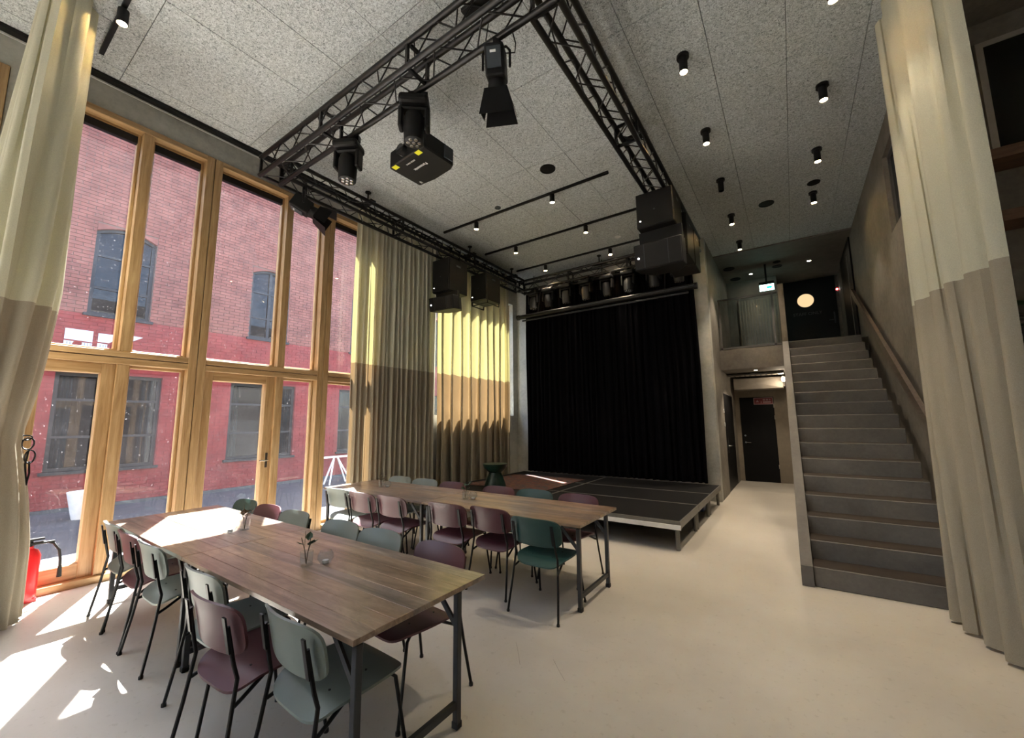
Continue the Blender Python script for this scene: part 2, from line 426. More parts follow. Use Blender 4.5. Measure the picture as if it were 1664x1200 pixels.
wn = 0
def window(y0, y1, ydiv, door=True, zt=2.34, handle=False):
    """timber bay: posts, head, transom, sill, four panes, lower-left leaf is a glazed door"""
    global wn; wn += 1
    w = sempty('window_%d' % wn)
    xi, xo = XW+.02, XW-.17; xg = XW-.12; T = .045
    def up(nm, a, b, za, zb, x1=xi, x0=xo): return obj(nm, box(x0, x1, a, b, za, zb, .004), 'oak_upright', w)
    def lv(nm, a, b, za, zb, x1=xi, x0=xo): return obj(nm, box(x0, x1, a, b, za, zb, .004), 'oak_level', w)
    up('post', y0+.004, y0+.09, 0.0, WZ1); up('post', y1-.09, y1-.004, 0.0, WZ1)
    lv('head_rail', y0+.09, y1-.09, WZ1-.07, WZ1, xi)
    lv('transom', y0+.09, y1-.09, zt+.005, zt+.07, xi-.005); lv('transom', y0+.09, y1-.09, zt-.075, zt-.005, xi-.005)
    lv('sill_rail', y0+.09, y1-.09, 0.0, .07, xi+.03)
    up('mullion', ydiv-.05, ydiv+.05, zt+.07, WZ1-.07, xi-.01); up('mullion', ydiv-.05, ydiv+.05, .07, zt-.075, xi-.01)
    cells = [(y0+.09, ydiv-.05, zt+.07, WZ1-.07, .03), (ydiv+.05, y1-.09, zt+.07, WZ1-.07, .03),
             (y0+.09, ydiv-.05, .07, zt-.075, .11 if door else .035), (ydiv+.05, y1-.09, .07, zt-.075, .03)]
    for i, (a, b, za, zb, t) in enumerate(cells):
        x0, x1 = xo+.01, (xi-.06 if i == 2 and door else xi-.11)
        if b-a < .12: continue
        s = up('sash_stile', a, a+t, za, zb, x1, x0); up('sash_stile', b-t, b, za, zb, x1, x0)
        lv('sash_rail', a+t, b-t, za, za+t*(1.3 if i == 2 else 1), x1, x0); lv('sash_rail', a+t, b-t, zb-t, zb, x1, x0)
        if i == 0 or i == 1: obj('blind_box', box(xg-.03, xg+.03, a+t, b-t, zb-t-.085, zb-t), 'black_satin', w)
        obj('pane', box(xg-.006, xg+.006, a+t-.005, b-t+.005, za+t*(1.3 if i == 2 else 1)-.005, zb-t+.005), 'dusty_glass', w)
        if i == 2 and handle:
            bm = bmesh.new(); bx(bm, x1, x1+.008, b-.06, b-.03, 1.0, 1.2); tube(bm, [(x1+.004, b-.045, 1.1), (x1+.05, b-.045, 1.1), (x1+.05, b-.15, 1.1)], .009)
            obj('handle', bm, 'chrome', w, True)
    return w
window(-7.6, -5.97, -6.6); window(-5.98, -4.35, -5.0); window(-4.1, -1.6, -2.6); window(-1.475, .165, -.5); window(.44, 1.888, 1.22); window(1.888, 3.529, 2.89, handle=True); window(3.529, 4.62, 4.25, False)
# plain unseen window behind the sunlit curtain, height shaped to bound its glow
wn += 1; w5 = sempty('window_%d' % wn)
for a, b in ((5.98, 6.05), (8.82, 8.86)): obj('post', box(XW-.25, XW-.12, a, b, 1.75, 4.75), 'oak_upright', w5)
for a, b in ((6.05, 8.82),): obj('pane', box(XW-.19, XW-.18, a, b, 1.75, 4.75), 'clear_glass', w5)

# end wall behind the stage, corridor, landing walls
YE = 9.07
struct(obj('wall_end', box(XO, -1.27, YE, YE+.2, 0, CZ+.05), 'concrete'))
bm = bmesh.new(); holed(bm, 'x', -1.47, -1.27, YE+.2, 13.8, 0, CZ+.05, [(10.3, 11.95, 0, 2.2)])
struct(obj('wall_corridor', bm, 'concrete_warm'))
bm = bmesh.new(); holed(bm, 'y', 12.5, 12.7, -1.27, -.06, 0, 2.72, [(-1.16, -.385, 0, 2.18)])
struct(obj('wall_back', bm, 'plaster_beige'))
struct(obj('wall_landing', box(-1.47, 1.5, 13.6, 13.8, 2.7, CZ+.05), 'concrete_warm'))
bm = bmesh.new(); holed(bm, 'x', XR, XR+.22, 5.36, 13.8, 0, CZ+.05, [(6.25, 7.1, 4.05, 5.12)])
struct(obj('wall_right', bm, 'concrete_warm'))
struct(obj('wall_under_landing', box(-1.47, 1.5, 13.6, 13.8, 0, 2.7), 'concrete_warm'))
struct(obj('wall_bar', box(XR+.22, 4.2, 5.5, 5.7, 0, CZ+.05), 'concrete_warm'))
struct(obj('wall_far_right', box(4.2, 4.4, -8, 5.7, 0, CZ+.05), 'white_plastic'))
struct(obj('wall_rear', box(XO, 4.4, -8.2, -8, 0, CZ+.05), 'white_plastic'))

# ------------------------------------------------------------------ staircase
X0, X1, Y0, TD, RS, NS = .0425, 1.15, 5.051, .28658, .18394, 17
st = struct(thing('staircase', 'concrete stair of seventeen steps climbing along the right wall', 'stairs'))
for k in range(NS):
    y = Y0 + k*TD
    zb = max(0, k*RS-.12)
    b_ = box(X0, X1, y, (y+TD+.03) if k < NS-1 else y+.3, zb, (k+1)*RS, .006)
    so_ = obj('step', b_, 'stair_concrete', st)
    obj('tread', box(X0+.004, X1-.004, y+.012, (y+TD) if k < NS-1 else y+.29, (k+1)*RS-.001, (k+1)*RS+.003), 'tread_dark', so_)
bm = bmesh.new()
ye, ze = Y0+(NS-1)*TD, NS*RS
prism(bm, [(Y0-.03, 0), (Y0-.03, RS+.005), (Y0+.02, RS+.01), (ye+.02, ze+.015), (ye+.3, ze+.015), (ye+.3, ze-.4), (Y0+.75, 0)], 'x', X0-.1, X0-.002)
obj('stringer', bm, 'stair_concrete', st)
bm = bmesh.new(); prism(bm, [(Y0+.1, 0), (ye+.3, ze-.32), (ye+.3, ze-.55), (Y0+.6, 0)], 'x', X0, X1)
obj('soffit', bm, 'concrete_warm', st)
obj('balustrade_post', box(X0-.1, X0-.002, ye+.32, ye+.42, ze-.4, 4.42), 'plaster_beige', st)
struct(obj('floor_landing', box(X0-.1, XR, ye+.3, 13.6, ze-.4, ze), 'stair_concrete'))
struct(obj('floor_balcony', box(-1.27, X0-.11, 10.28, 13.6, 2.72, 3.17), 'concrete_warm'))
# handrail on the right wall
hr = thing('handrail', 'dark timber handrail climbing the concrete wall beside the stair', 'handrail')
bm = bmesh.new(); p0 = Vector((XR-.08, 6.1, 1.50)); p1 = Vector((XR-.08, 10.56, 4.17)); bar(bm, p0, p1, .045, .13)
obj('rail', bm, 'rail_timber', hr)
for i in range(5):
    q = p0.lerp(p1, .08+.21*i); one('bracket', tube, ([q+Vector((0,0,-.06)), q+Vector((.04,0,-.09)), (XR, q.y, q.z-.09)], .008), 'black_metal', hr)

# ------------------------------------------------------------------ doors and things around the landing
d1 = sempty('door_1', 'black door of the lower corridor with a red sign')
obj('leaf', box(-1.16, -.385, 12.49, 12.53, .003, 2.18), 'black_paint', d1)
bm = bmesh.new(); cyl(bm, (-1.08, 12.49, 1.0), (-1.08, 12.475, 1.0), .025); tube(bm, [(-1.08, 12.48, 1.0), (-1.08, 12.44, 1.0), (-.96, 12.44, 1.0)], .01)
obj('handle', bm, 'chrome', d1, True)
one('lock', cyl, ((-1.08, 12.49, 1.18), (-1.08, 12.47, 1.18), .024), 'chrome', d1)
for z in (.35, 1.6, 1.9): one('hinge', cyl, ((-.388, 12.48, z), (-.388, 12.48, z+.1), .009), 'galvanised', d1)
sg = thing('door_sign', 'small red safety sign with pale border at top of black corridor door', 'sign')
obj('plate', box(-.83, -.40, 12.475, 12.488, 1.99, 2.165), 'sign_pale', sg)
obj('red_field', box(-.815, -.415, 12.472, 12.476, 2.005, 2.15), 'sign_red', sg)
bm = bmesh.new(); prism(bm, [(-.78, 2.05), (-.71, 2.05), (-.745, 2.11)], 'y', 12.469, 12.473)
for a, b, z in ((-.67, -.65, 2.03), (-.62, -.57, 2.09), (-.55, -.5, 2.09), (-.48, -.45, 2.09), (-.62, -.44, 2.03)): bx(bm, a, b, 12.469, 12.473, z, z+.035)
obj('lettering', bm, 'sign_pale', sg)
d2 = sempty('door_2', 'black side door in the corridor wall with a long pull handle')
obj('leaf', box(-1.31, -1.275, 10.31, 11.94, .005, 2.19), 'black_paint', d2)
bm = bmesh.new(); bx(bm, -1.275, -1.268, 10.62, 10.66, .85, 1.2); tube(bm, [(-1.27, 10.64, 1.0), (-1.22, 10.64, 1.0), (-1.22, 10.50, 1.0)], .012); tube(bm, [(-1.27, 10.66, 1.0), (-1.22, 10.66, 1.0), (-1.22, 10.80, 1.0)], .012)
obj('handle', bm, 'chrome', d2, True)
sw = thing('light_switch', 'pair of pale wall switches on the corridor wall by the side door', 'switch')
for z in (1.75, 1.45): obj('switch_plate', box(-1.272, -1.258, 10.14, 10.22, z, z+.09, .003), 'white_plastic', sw)
d3 = sempty('door_3', 'black upper door with a round lit window, marked staff only')
bm = bmesh.new(); holed(bm, 'y', 13.5, 13.59, .06, 1.2, ze, CZ-.04, [])
obj('leaf', bm, 'black_paint', d3)
bm = bmesh.new(); cyl(bm, (.535, 13.502, 4.826), (.535, 13.485, 4.826), .19, n=32); obj('porthole', bm, 'lit_room', d3)
bm = bmesh.new()
tube(bm, [(.535+.195*math.cos(t*2*PI/32), 13.487, 4.826+.195*math.sin(t*2*PI/32)) for t in range(33)], .012, 6); obj('porthole_ring', bm, 'black_metal', d3, True)
text('lettering', 'STAFF ONLY', .115, 'text_grey', d3, (.55, 13.492, 4.45), (1,0,0), (0,0,1))
bm = bmesh.new(); bx(bm, 1.11, 1.14, 13.485, 13.5, 4.12, 4.42); tube(bm, [(1.125, 13.49, 4.2), (1.125, 13.44, 4.2), (1.0, 13.44, 4.2)], .011); obj('handle', bm, 'steel_grey', d3, True)
al = thing('fire_alarm', 'small red fire alarm sounder on the wall beside the upper door', 'alarm')
one('body', cyl, ((1.235, 13.6, 5.03), (1.235, 13.54, 5.03), .05), 'extinguisher_red', al, n=16); one('lens', cyl, ((1.235, 13.54, 5.03), (1.235, 13.52, 5.03), .02), 'led', al)
d4 = sempty('door_4', 'black glazed door in the right wall at the head of the stair')
obj('leaf', box(XR-.03, XR-.002, 10.75, 12.5, ze, CZ-.04), 'black_paint', d4)
obj('pane', box(XR-.036, XR-.03, 11.2, 11.3, ze+.2, CZ-.3), 'frame_grey', d4)
# recessed dark pane high in the stair wall
wn += 1; w6 = sempty('window_%d' % wn, 'dark glazed opening high in the stair wall')
obj('pane', box(XR+.08, XR+.09, 6.25, 7.1, 4.05, 5.12), 'dark_glass', w6)
for a in ((6.25, 6.28, 4.05, 5.12), (7.07, 7.1, 4.05, 5.12), (6.28, 7.07, 4.05, 4.08), (6.28, 7.07, 5.09, 5.12)): obj('frame', box(XR+.05, XR+.1, *a), 'frame_grey', w6)
# balcony guard
bg_ = thing('balcony_railing', 'glass balustrade with grey steel frame on the upper balcony', 'railing')
Yb = 10.31
obj('top_rail', box(-1.25, -.08, Yb, Yb+.04, 4.33, 4.37), 'frame_grey', bg_)
obj('bottom_rail', box(-1.25, -.08, Yb, Yb+.04, 3.19, 3.23), 'frame_grey', bg_)
for x in (-1.24, -.20): obj('upright', box(x, x+.04, Yb, Yb+.04, 3.17, 4.33), 'frame_grey', bg_)
obj('pane', box(-1.2, -.2, Yb+.015, Yb+.025, 3.23, 4.33), 'clear_glass', bg_)
rb = thing('ribbed_panel_wall', 'brown vertically ribbed partition behind the balcony glass', 'partition')
bm = bmesh.new(); bx(bm, -1.0, -.08, 12.6, 12.62, 3.17, 4.85); obj('backing', bm, 'concrete_warm', rb)
bm = box(0, .03, 0, .03, 0, 1.68); me = obj('rib', bm, 'plaster_beige', rb); me.location = (-1.0, 12.57, 3.17)
for i in range(1, 14): share('rib', me.data, rb, (-1.0+i*.068, 12.57, 3.17))
struct(obj('wall_balcony', box(-1.27, -.08, 12.64, 12.7, 3.17, CZ), 'plaster'))
pb = tag(obj('cardboard_stack', box(-.98, -.72, 10.6, 10.85, 3.17, 3.24, .01), 'plaster_beige'), 'small pale bundle lying on the balcony floor behind glass', 'bundle')
# exit sign
ex = thing('exit_sign', 'glowing green and white exit sign hanging from the landing ceiling', 'exit sign')
obj('housing', box(-.44, -.12, 11.5, 11.56, 4.90, 4.97), 'black_satin', ex)
obj('stem', box(-.30, -.26, 11.52, 11.54, 4.97, CZ-.03), 'black_satin', ex)
obj('panel', box(-.43, -.13, 11.52, 11.535, 4.75, 4.90), 'sign_glow', ex)
bm = bmesh.new()
prism(bm, [(-.28, 4.80), (-.28, 4.85), (-.21, 4.85), (-.21, 4.875), (-.16, 4.825), (-.21, 4.775), (-.21, 4.80)], 'y', 11.512, 11.518)
obj('arrow', bm, 'sign_green', ex)
bm = bmesh.new(); cyl(bm, (-.36, 11.518, 4.872), (-.36, 11.512, 4.872), .012)
for a, b in (((-.365, 4.86), (-.375, 4.815)), ((-.375, 4.815), (-.345, 4.79)), ((-.345, 4.79), (-.35, 4.765)), ((-.375, 4.815), (-.405, 4.785)), ((-.365, 4.855), (-.335, 4.835)), ((-.365, 4.855), (-.395, 4.84))):
    bar(bm, (a[0], 11.515, a[1]), (b[0], 11.515, b[1]), .012, .005)
obj('running_figure', bm, 'sign_green', ex)
# duct over the corridor
du = thing('air_duct', 'pale sheet-metal duct with crossed creases above the corridor door', 'duct')
bm = bmesh.new()
a = [(-1.19, 11.8, 2.36), (-.14, 11.8, 2.36), (-.14, 11.8, 2.63), (-1.19, 11.8, 2.63)]
v = [bm.verts.new(p) for p in a]; c = bm.verts.new((-.665, 11.765, 2.495)); vb = [bm.verts.new((p[0], 12.48, p[2])) for p in a]
for i in range(4): bm.faces.new((v[i], v[(i+1)%4], c)); bm.faces.new((v[i], v[(i+1)%4], vb[(i+1)%4], vb[i]))
bm.faces.new(vb); obj('body', bm, 'galvanised', du)
bm = bmesh.new(); bx(bm, -.14, -.1, 11.9, 11.96, 2.4, 2.58); obj('flange', bm, 'galvanised', du)
cg = thing('ceiling_grille', 'perforated dark metal strip under the balcony slab', 'grille')
obj('strip', box(-1.24, -.1, 11.2, 11.5, 2.66, 2.69), 'frame_grey', cg)
for i in range(10): obj('slot', box(-1.2+i*.11, -1.13+i*.11, 11.22, 11.48, 2.655, 2.66), 'galvanised', cg)

# bar recess at far right
pn = thing('black_panel_window', 'large black mesh panel in a pale metal frame high on the bar wall', 'window')
obj('panel', box(1.79, 3.0, 5.46, 5.48, 4.06, 5.14), 'black_glass', pn)
for i, q in enumerate(((1.74, 1.79, 4.03, 5.19), (3.0, 3.05, 4.03, 5.19), (1.79, 3.0, 4.03, 4.06), (1.79, 3.0, 5.14, 5.19))): obj('frame', box(q[0], q[1], 5.45, 5.5, q[2], q[3]), 'galvanised', pn)
for z, nm in ((3.88, 'upper'), (3.30, 'lower')):
    tag(obj('timber_shelf', box(1.5, 3.6, 5.2, 5.5, z, z+.10), 'dark_timber'), '%s brown timber shelf on the dark bar wall' % nm, 'shelf', 'timber bar shelves')
def leafy(name, label, loc, n, R, L, zr, mat='leaf', wid=.35):
    t = thing(name, label, 'plant', loc)
    bm = bmesh.new()
    for i in range(n):
        a = random.uniform(0, 2*PI); el = random.uniform(-.6, 1.1); d = Vector((math.cos(a)*math.cos(el), math.sin(a)*math.cos(el), math.sin(el)))
        p = d*R*random.uniform(.2, 1); p.z = p.z*zr; l = L*random.uniform(.6, 1.2); s = d.cross(Vector((0,0,1))).normalized()*l*wid
        e = d*l + Vector((0,0,-l*.4)); v = [bm.verts.new(q) for q in (p, p+e*.5+s, p+e, p+e*.5-s)]; bm.faces.new(v)
    f = obj('foliage', bm, mat, t); f['kind'] = 'stuff'
    return t
pl = leafy('hanging_plant', 'dark green trailing plant on the bar wall at far right', (1.95, 5.3, 2.35), 260, .33, .16, 1.0)
one('pot', lathe, ([(.10, -.35), (.14, -.12), (.13, -.12)],), 'anthracite', pl)
tag(obj('plant_ledge', box(1.5, 3.6, 5.15, 5.5, 1.94, 2.0), 'dark_timber'), 'dark ledge carrying the trailing plant on bar wall', 'shelf')

# ------------------------------------------------------------------ street and the red building
XF = -12.5; GZ = -.15
struct(obj('ground_street', box(XF-.3, XO-1.9, -30, 45, GZ-.2, GZ), 'asphalt'))
struct(obj('ground_pavement', box(XO-1.9, XO+.02, -30, 45, GZ-.2, GZ+.01), 'pavement'))
HB = 9.05
bd = thing('brick_building', 'red brick building across the street with painted lower storey', 'building')
per = 3.21
gw = [(1.507+per*k, 3.25+per*k, .66, 2.72) for k in range(-2, 5)]
aw = [(1.84+per*k, 2.89+per*k, 4.04, 6.12) for k in range(-2, 5)]
PZ = 4.0
bm = bmesh.new(); holed(bm, 'x', XF-.35, XF, -8, 20, GZ, PZ, [h for h in gw]); obj('painted_wall', bm, 'mortar_painted', bd)
bm = bmesh.new(); holed(bm, 'x', XF-.35, XF, -8, 20, PZ, HB, [h for h in aw]); obj('wall', bm, 'mortar', bd)
obj('plinth', box(XF, XF+.04, -8, 20, GZ, -.08), 'anthracite', bd)
obj('eaves', box(XF-.4, XF+.1, -8, 20, HB, HB+.1), 'anthracite', bd)
# bricks
CH, BL = .082, .25
cells = []
for zi in range(int((HB-GZ)/CH)):
    z = -.08 + zi*CH
    if z+CH > HB: break
    off = (zi % 2)*BL/2
    for yi in range(int(13/BL)):
        y = -2.6 + off + yi*BL
        segs = [(y, y+BL)]
        for h in gw+aw:
            if z < h[3] and z+CH > h[2]:
                ns_ = []
                for a, b in segs:
                    if b <= h[0] or a >= h[1]: ns_.append((a, b)); continue
                    if a < h[0]: ns_.append((a, h[0]))
                    if b > h[1]: ns_.append((h[1], b))
                segs = ns_
        for a, b in segs:
            if b-a > .05: cells.append((a, b, z, z >= PZ-.02))
vis = [c for c in cells if c[3] and 1.1 < c[0] < 9 and c[2] < 8.4]
vis.sort(key=lambda c: (c[0]-.0)**2*1.0 + (c[2]-1.6)**2 + XF**2)
solo = set(vis[:300])
bme = bpy.data.meshes.new('brick'); t_ = box(0, .012, 0, 1, 0, 1); bmesh.ops.recalc_face_normals(t_, faces=t_.faces[:]); t_.to_mesh(bme); t_.free(); bme.materials.append(MATS['brick_red'])
J = .006
for c in vis[:300]: share('brick', bme, bd, (XF, c[0]+J, c[2]+J), (1, c[1]-c[0]-2*J, CH-2*J))
for nm, up_, mt in (('brickwork', True, 'brick_red'), ('painted_brickwork', False, 'brick_painted')):
    bm = bmesh.new()
    for c in cells:
        if c[3] == up_ and c not in solo: bx(bm, XF, XF+(.012 if up_ else .006), c[0]+J, c[1]-J, c[2]+J, c[2]+CH-J)
    o = obj(nm, bm, mt, bd); o['kind'] = 'stuff'
def facade_window(h, arched):
    y0, y1, z0, z1 = h; t = .07; xa, xb = XF-.16, XF-.08
    f = bpy.data.objects.new('facade_window', None); C.objects.link(f); f.parent = bd
    bm = bmesh.new()
    bx(bm, xa, xb, y0, y0+t, z0, z1); bx(bm, xa, xb, y1-t, y1, z0, z1); bx(bm, xa, xb, y0+t, y1-t, z0, z0+t); bx(bm, xa, xb, y0+t, y1-t, z1-t, z1)
    ym = (y0+y1)/2; bx(bm, xa, xb, ym-.035, ym+.035, z0+t, z1-t)
    for q in ((.34, .72) if not arched else (.30, .66)): bx(bm, xa+.01, xb-.01, y0+t, y1-t, z0+(z1-z0)*q-.025, z0+(z1-z0)*q+.025)
    obj('frame', bm, 'facade_frame', f)
    obj('pane', box(XF-.13, XF-.12, y0+.02, y1-.02, z0+.02, z1-.02), 'facade_glass', f)
    obj('dark_room', box(XF-.349, XF-.34, y0, y1, z0, z1), 'facade_frame', f)
    if not arched:
        rows = lambda a, b, k: curtain_rows([(XF-.25, a), (XF-.25, b)], [(XF-.25, a), (XF-.25, b)], k, .03, [z1, (z0+z1)/2, z0], k*8, seed=k)
        for a, b in ((y0+.03, y0+.30), (y1-.30, y1-.03)): obj('drape', sheet(rows(a, b, 4)), 'teal_drape', f, True)
    obj('sill', box(XF-.1, XF+.06, y0-.06, y1+.06, z0-.06, z0), 'facade_frame', f)
    if arched:
        bm = bmesh.new(); n = 10; rise = .17
        arc = [(y0+(y1-y0)*i/n, z1-rise+rise*math.sin(PI*i/n)) for i in range(n+1)]
        for (a, za), (b, zb) in zip(arc, arc[1:]):
            prism(bm, [(a, za), (b, zb), (b, z1+.002), (a, z1+.002)], 'x', XF-.12, XF+.012)
        obj('arch_infill', bm, 'brick_red', f)
        bm = bmesh.new()
        for (a, za), (b, zb) in zip(arc, arc[1:]): bar(bm, (XF-.1, a, za-.03), (XF-.1, b, zb-.03), .07, .07)
        obj('arch_frame', bm, 'facade_frame', f)
for h in gw: facade_window(h, False)
for h in aw: facade_window(h, True)
# white painted shapes on the painted storey
pa = thing('wall_mural', 'white painted lettering fragments on the red wall above the transom', 'mural')
def flat(nm, pts, mat='white_paint', d=.008): 
    bm = bmesh.new(); prism(bm, pts, 'x', XF+.006, XF+.006+d); obj(nm, bm, mat, pa)
def circ(cy, cz, r, a0, a1, n=10): return [(cy+r*math.cos(a0+(a1-a0)*i/n), cz+r*math.sin(a0+(a1-a0)*i/n)) for i in range(n+1)]
flat('painted_block', [(1.557, 3.65), (1.98, 3.645), (1.98, 3.40), (1.557, 3.42)])
flat('painted_block', [(1.557, 3.39), (1.70, 3.385), (1.66, 3.25), (1.68, 3.0), (1.557, 3.0)]); flat('painted_block', [(1.83, 3.38), (1.98, 3.375), (1.98, 3.0), (1.80, 3.0), (1.81, 3.2)])
flat('painted_block', [(2.06, 3.62), (2.33, 3.62), (2.33, 3.50), (2.24, 3.42), (2.06, 3.43)])
flat('painted_block', [(2.06, 3.40), (2.22, 3.39), (2.22, 3.3), (2.28, 3.22), (2.20, 3.15), (2.22, 3.0), (2.06, 3.0)])
flat('painted_block', [(2.52, 3.66), (2.81, 3.64), (2.64, 3.53), (2.57, 3.42), (2.50, 3.42)]); flat('painted_block', [(2.48, 3.34), (2.70, 3.33), (2.68, 3.0), (2.48, 3.0)])
for y in (1.60, 1.645, 1.86, 1.905, 1.95, 2.10, 2.15, 2.19): flat('painted_line', [(y, 3.37), (y+.012, 3.37), (y+.012, 3.02), (y, 3.02)], 'grey_paint', .011)
# street things
pt = thing('street_planter', 'white tapered planter standing by the red wall across street', 'planter', (-11.3, 1.96, GZ))
one('body', lathe, ([(.16, 0), (.26, .50), (.24, .50), (.22, .4)],), 'white_plastic', pt, True)
tr = thing('street_trestle', 'white metal trestle frame standing on the street outside', 'trestle', (-11.3, 7.2, GZ))
for a, b in (((0, -.4, 0), (0, -.1, .75)), ((0, .3, 0), (0, .0, .75)), ((.3, -.4, 0), (0, -.1, .75)), ((.3, .3, 0), (0, 0, .75))): one('leg', bar, (a, b, .035, .035), 'white_plastic', tr)
one('top_bar', bar, ((0, -.6, .76), (0, .9, .76), .05, .05), 'white_plastic', tr)

# ------------------------------------------------------------------ curtains
def two_tone(label, top, bot, n, amp, z0=.02, seam=2.6, nu=None, seed=1, pinch=None, nz=10, lean=0):
    t = thing('curtain', label, 'curtain', group='two-tone linen curtains'); nu = nu or n*12
    zs = [Z_TOP-(Z_TOP-seam)*i/nz for i in range(nz+1)]; zl = [seam-(seam-z0)*i/(nz+6) for i in range(nz+7)]
    r = curtain_rows(top, bot, n, amp, zs+zl[1:], nu, pinch, seed, lean)
    obj('upper_panel', sheet(r[:nz+1]), 'linen_upper', t, True); obj('lower_panel', sheet(r[nz:]), 'linen_lower', t, True)
    return t
two_tone('shaded two-tone curtain in tight pleats between the windows and the yellow lit curtain', [(-5.955, 3.98), (-5.955, 5.84)], [(-5.945, 3.96), (-5.945, 5.83)], 17, .045, seed=3)
two_tone('sunlit two-tone curtain glowing yellow beside the stage', [(-5.925, 5.91), (-5.925, 8.50)], [(-5.915, 5.91), (-5.915, 8.50)], 9, .08, nu=170, seed=5, lean=.12)
two_tone('tall two-tone curtain at far right beside the foot of the stair', [(1.15, 5.34), (1.04, 5.05), (.98, 4.8), (1.02, 4.45), (1.15, 3.92), (1.19, 3.78)],
         [(.93, 4.93), (.92, 4.88), (.97, 4.75), (1.0, 4.5), (1.12, 3.95), (1.19, 3.78)], 6, .05, nu=150, seed=11)
TIE = 1.5
def pin(z):
    d = abs(z-TIE)
    s_ = .66+.34*min(1, d/1.3)**.75 if z > TIE else .66+.30*min(1, d/.9)**.8
    return ((-5.62, .28), s_, .4+.6*min(1, d/.5))
lc = two_tone('two-tone curtain tied back with black cord at the far left', [(-5.97, .50), (-5.7, .57), (-5.3, .57), (-4.9, .52), (-4.78, .43), (-4.76, .33), (-4.95, .27), (-5.4, .25)],
         [(-5.9, .50), (-5.72, .62), (-5.47, .64), (-5.27, .60), (-5.2, .45), (-5.2, .25), (-5.3, .04), (-5.6, -.08)], 11, .036, nu=240, seed=21, pinch=pin, nz=14)
bm = bmesh.new(); c = Vector((-5.60, .26, TIE))
ring = [(c.x+.27*math.cos(t*2*PI/28)*1.0, c.y+.24*math.sin(t*2*PI/28), TIE+.004*math.sin(t)) for t in range(29)]
tube(bm, ring, .012, 6)
obj('tie_cord', bm, 'black_satin', lc, True)
bm = bmesh.new(); kx, ky = -5.40, .52
def loop(cy, cz, ry, rz_, n=14): return [(kx+.01*math.sin(3*t), ky+cy+ry*math.cos(t), TIE+cz+rz_*math.sin(t)) for t in [2*PI*i/n for i in range(n+1)]]
tube(bm, loop(.03, -.05, .035, .05), .006, 6); tube(bm, loop(.05, -.16, .03, .055), .006, 6); tube(bm, loop(.01, .0, .04, .02), .006, 6)
tube(bm, [(kx, ky+.04, TIE-.10), (kx, ky+.03, TIE-.22), (kx, ky+.045, TIE-.34), (kx, ky+.03, TIE-.46)], .007, 6); tube(bm, [(kx, ky+.05, TIE-.20), (kx, ky+.06, TIE-.30), (kx, ky+.05, TIE-.40)], .007, 6)
obj('tie_knot', bm, 'black_satin', lc, True)
# black stage curtain
bc = thing('stage_curtain', 'full-height black velvet curtain hanging behind the stage', 'curtain')
zs = [5.0-(5.0-.363)*i/12 for i in range(13)]
obj('drape', sheet(curtain_rows([(-5.66, 8.93), (-1.50, 8.93)], [(-5.66, 8.91), (-1.46, 8.91)], 30, .045, zs, 300, seed=4)), 'velvet_black', bc, True)
obj('rail', box(-5.66, -1.4, 8.91, 8.95, 5.0, 5.04), 'black_metal', bc)
for x in (-5.4, -3.5, -1.6): one('rail_hanger', cyl, ((x, 8.93, 5.04), (x, 8.93, CZ), .01), 'black_metal', bc)

# ------------------------------------------------------------------ stage
SZ = .36
sg = thing('stage_platform', 'low black modular stage with aluminium edges in front of black curtain', 'stage')
sx = [-5.72, -3.53, -1.24]; sy = [5.43, 6.62, 7.70, 8.80]
for i in range(2):
    for j in range(3):
        a, b, c, d = sx[i], sx[i+1], sy[j], sy[j+1]; e = .006
        obj('deck_panel', box(a+.022, b-.022, c+.022, d-.022, SZ-.05, SZ), 'deck_black', sg)
        bm = bmesh.new()
        bx(bm, a+e, b-e, c+e, c+.022, SZ-.09, SZ+.001); bx(bm, a+e, b-e, d-.022, d-e, SZ-.09, SZ+.001)
        bx(bm, a+e, a+.022, c+.022, d-.022, SZ-.09, SZ+.001); bx(bm, b-.022, b-e, c+.022, d-.022, SZ-.09, SZ+.001)
        obj('edge_frame', bm, 'aluminium', sg)
        for x in (a+.06, b-.06):
            for y in (c+.06, d-.06): one('leg', cyl, ((x, y, 0), (x, y, SZ-.09), .026), 'aluminium', sg, True, n=12)
obj('front_fascia', box(-5.7, -1.24, 5.415, 5.43, SZ-.10, SZ-.045), 'white_plastic', sg)
ru = tag(obj('rug', box(-5.5, -3.75, 6.35, 8.15, SZ+.002, SZ+.010), 'rug'), 'red patterned rug lying on the stage beside the stool', 'rug')
sl = thing('stool', 'dark green hourglass stool standing on the rug', 'stool', (-4.83, 6.42, SZ+.012))
one('base', lathe, ([(.205, 0), (.21, .015), (.175, .12), (.125, .24), (.118, .26)],), 'stool_green', sl, True, n=32)
one('seat_bowl', lathe, ([(.118, .262), (.16, .29), (.215, .345), (.235, .40), (.24, .425), (.0001, .43)],), 'stool_green', sl, True, n=32)
cr = thing('storage_crate', 'dark blue plastic crate pushed under the stage corner', 'crate', (-1.62, 8.25, 0))
bm = box(-.2, .2, -.3, .3, 0, .22, .01); obj('body', bm, 'crate_blue', cr); obj('lid', box(-.21, .21, -.31, .31, .22, .235, .004), 'crate_blue', cr)
cs = thing('flight_case', 'black equipment case lying in the dark under the stage', 'case', (-2.3, 6.6, 0)); obj('body', box(-.3, .3, -.2, .2, .0, .2, .01), 'speaker_black', cs); obj('edge', box(-.305, .305, -.205, -.19, .17, .2), 'galvanised', cs)

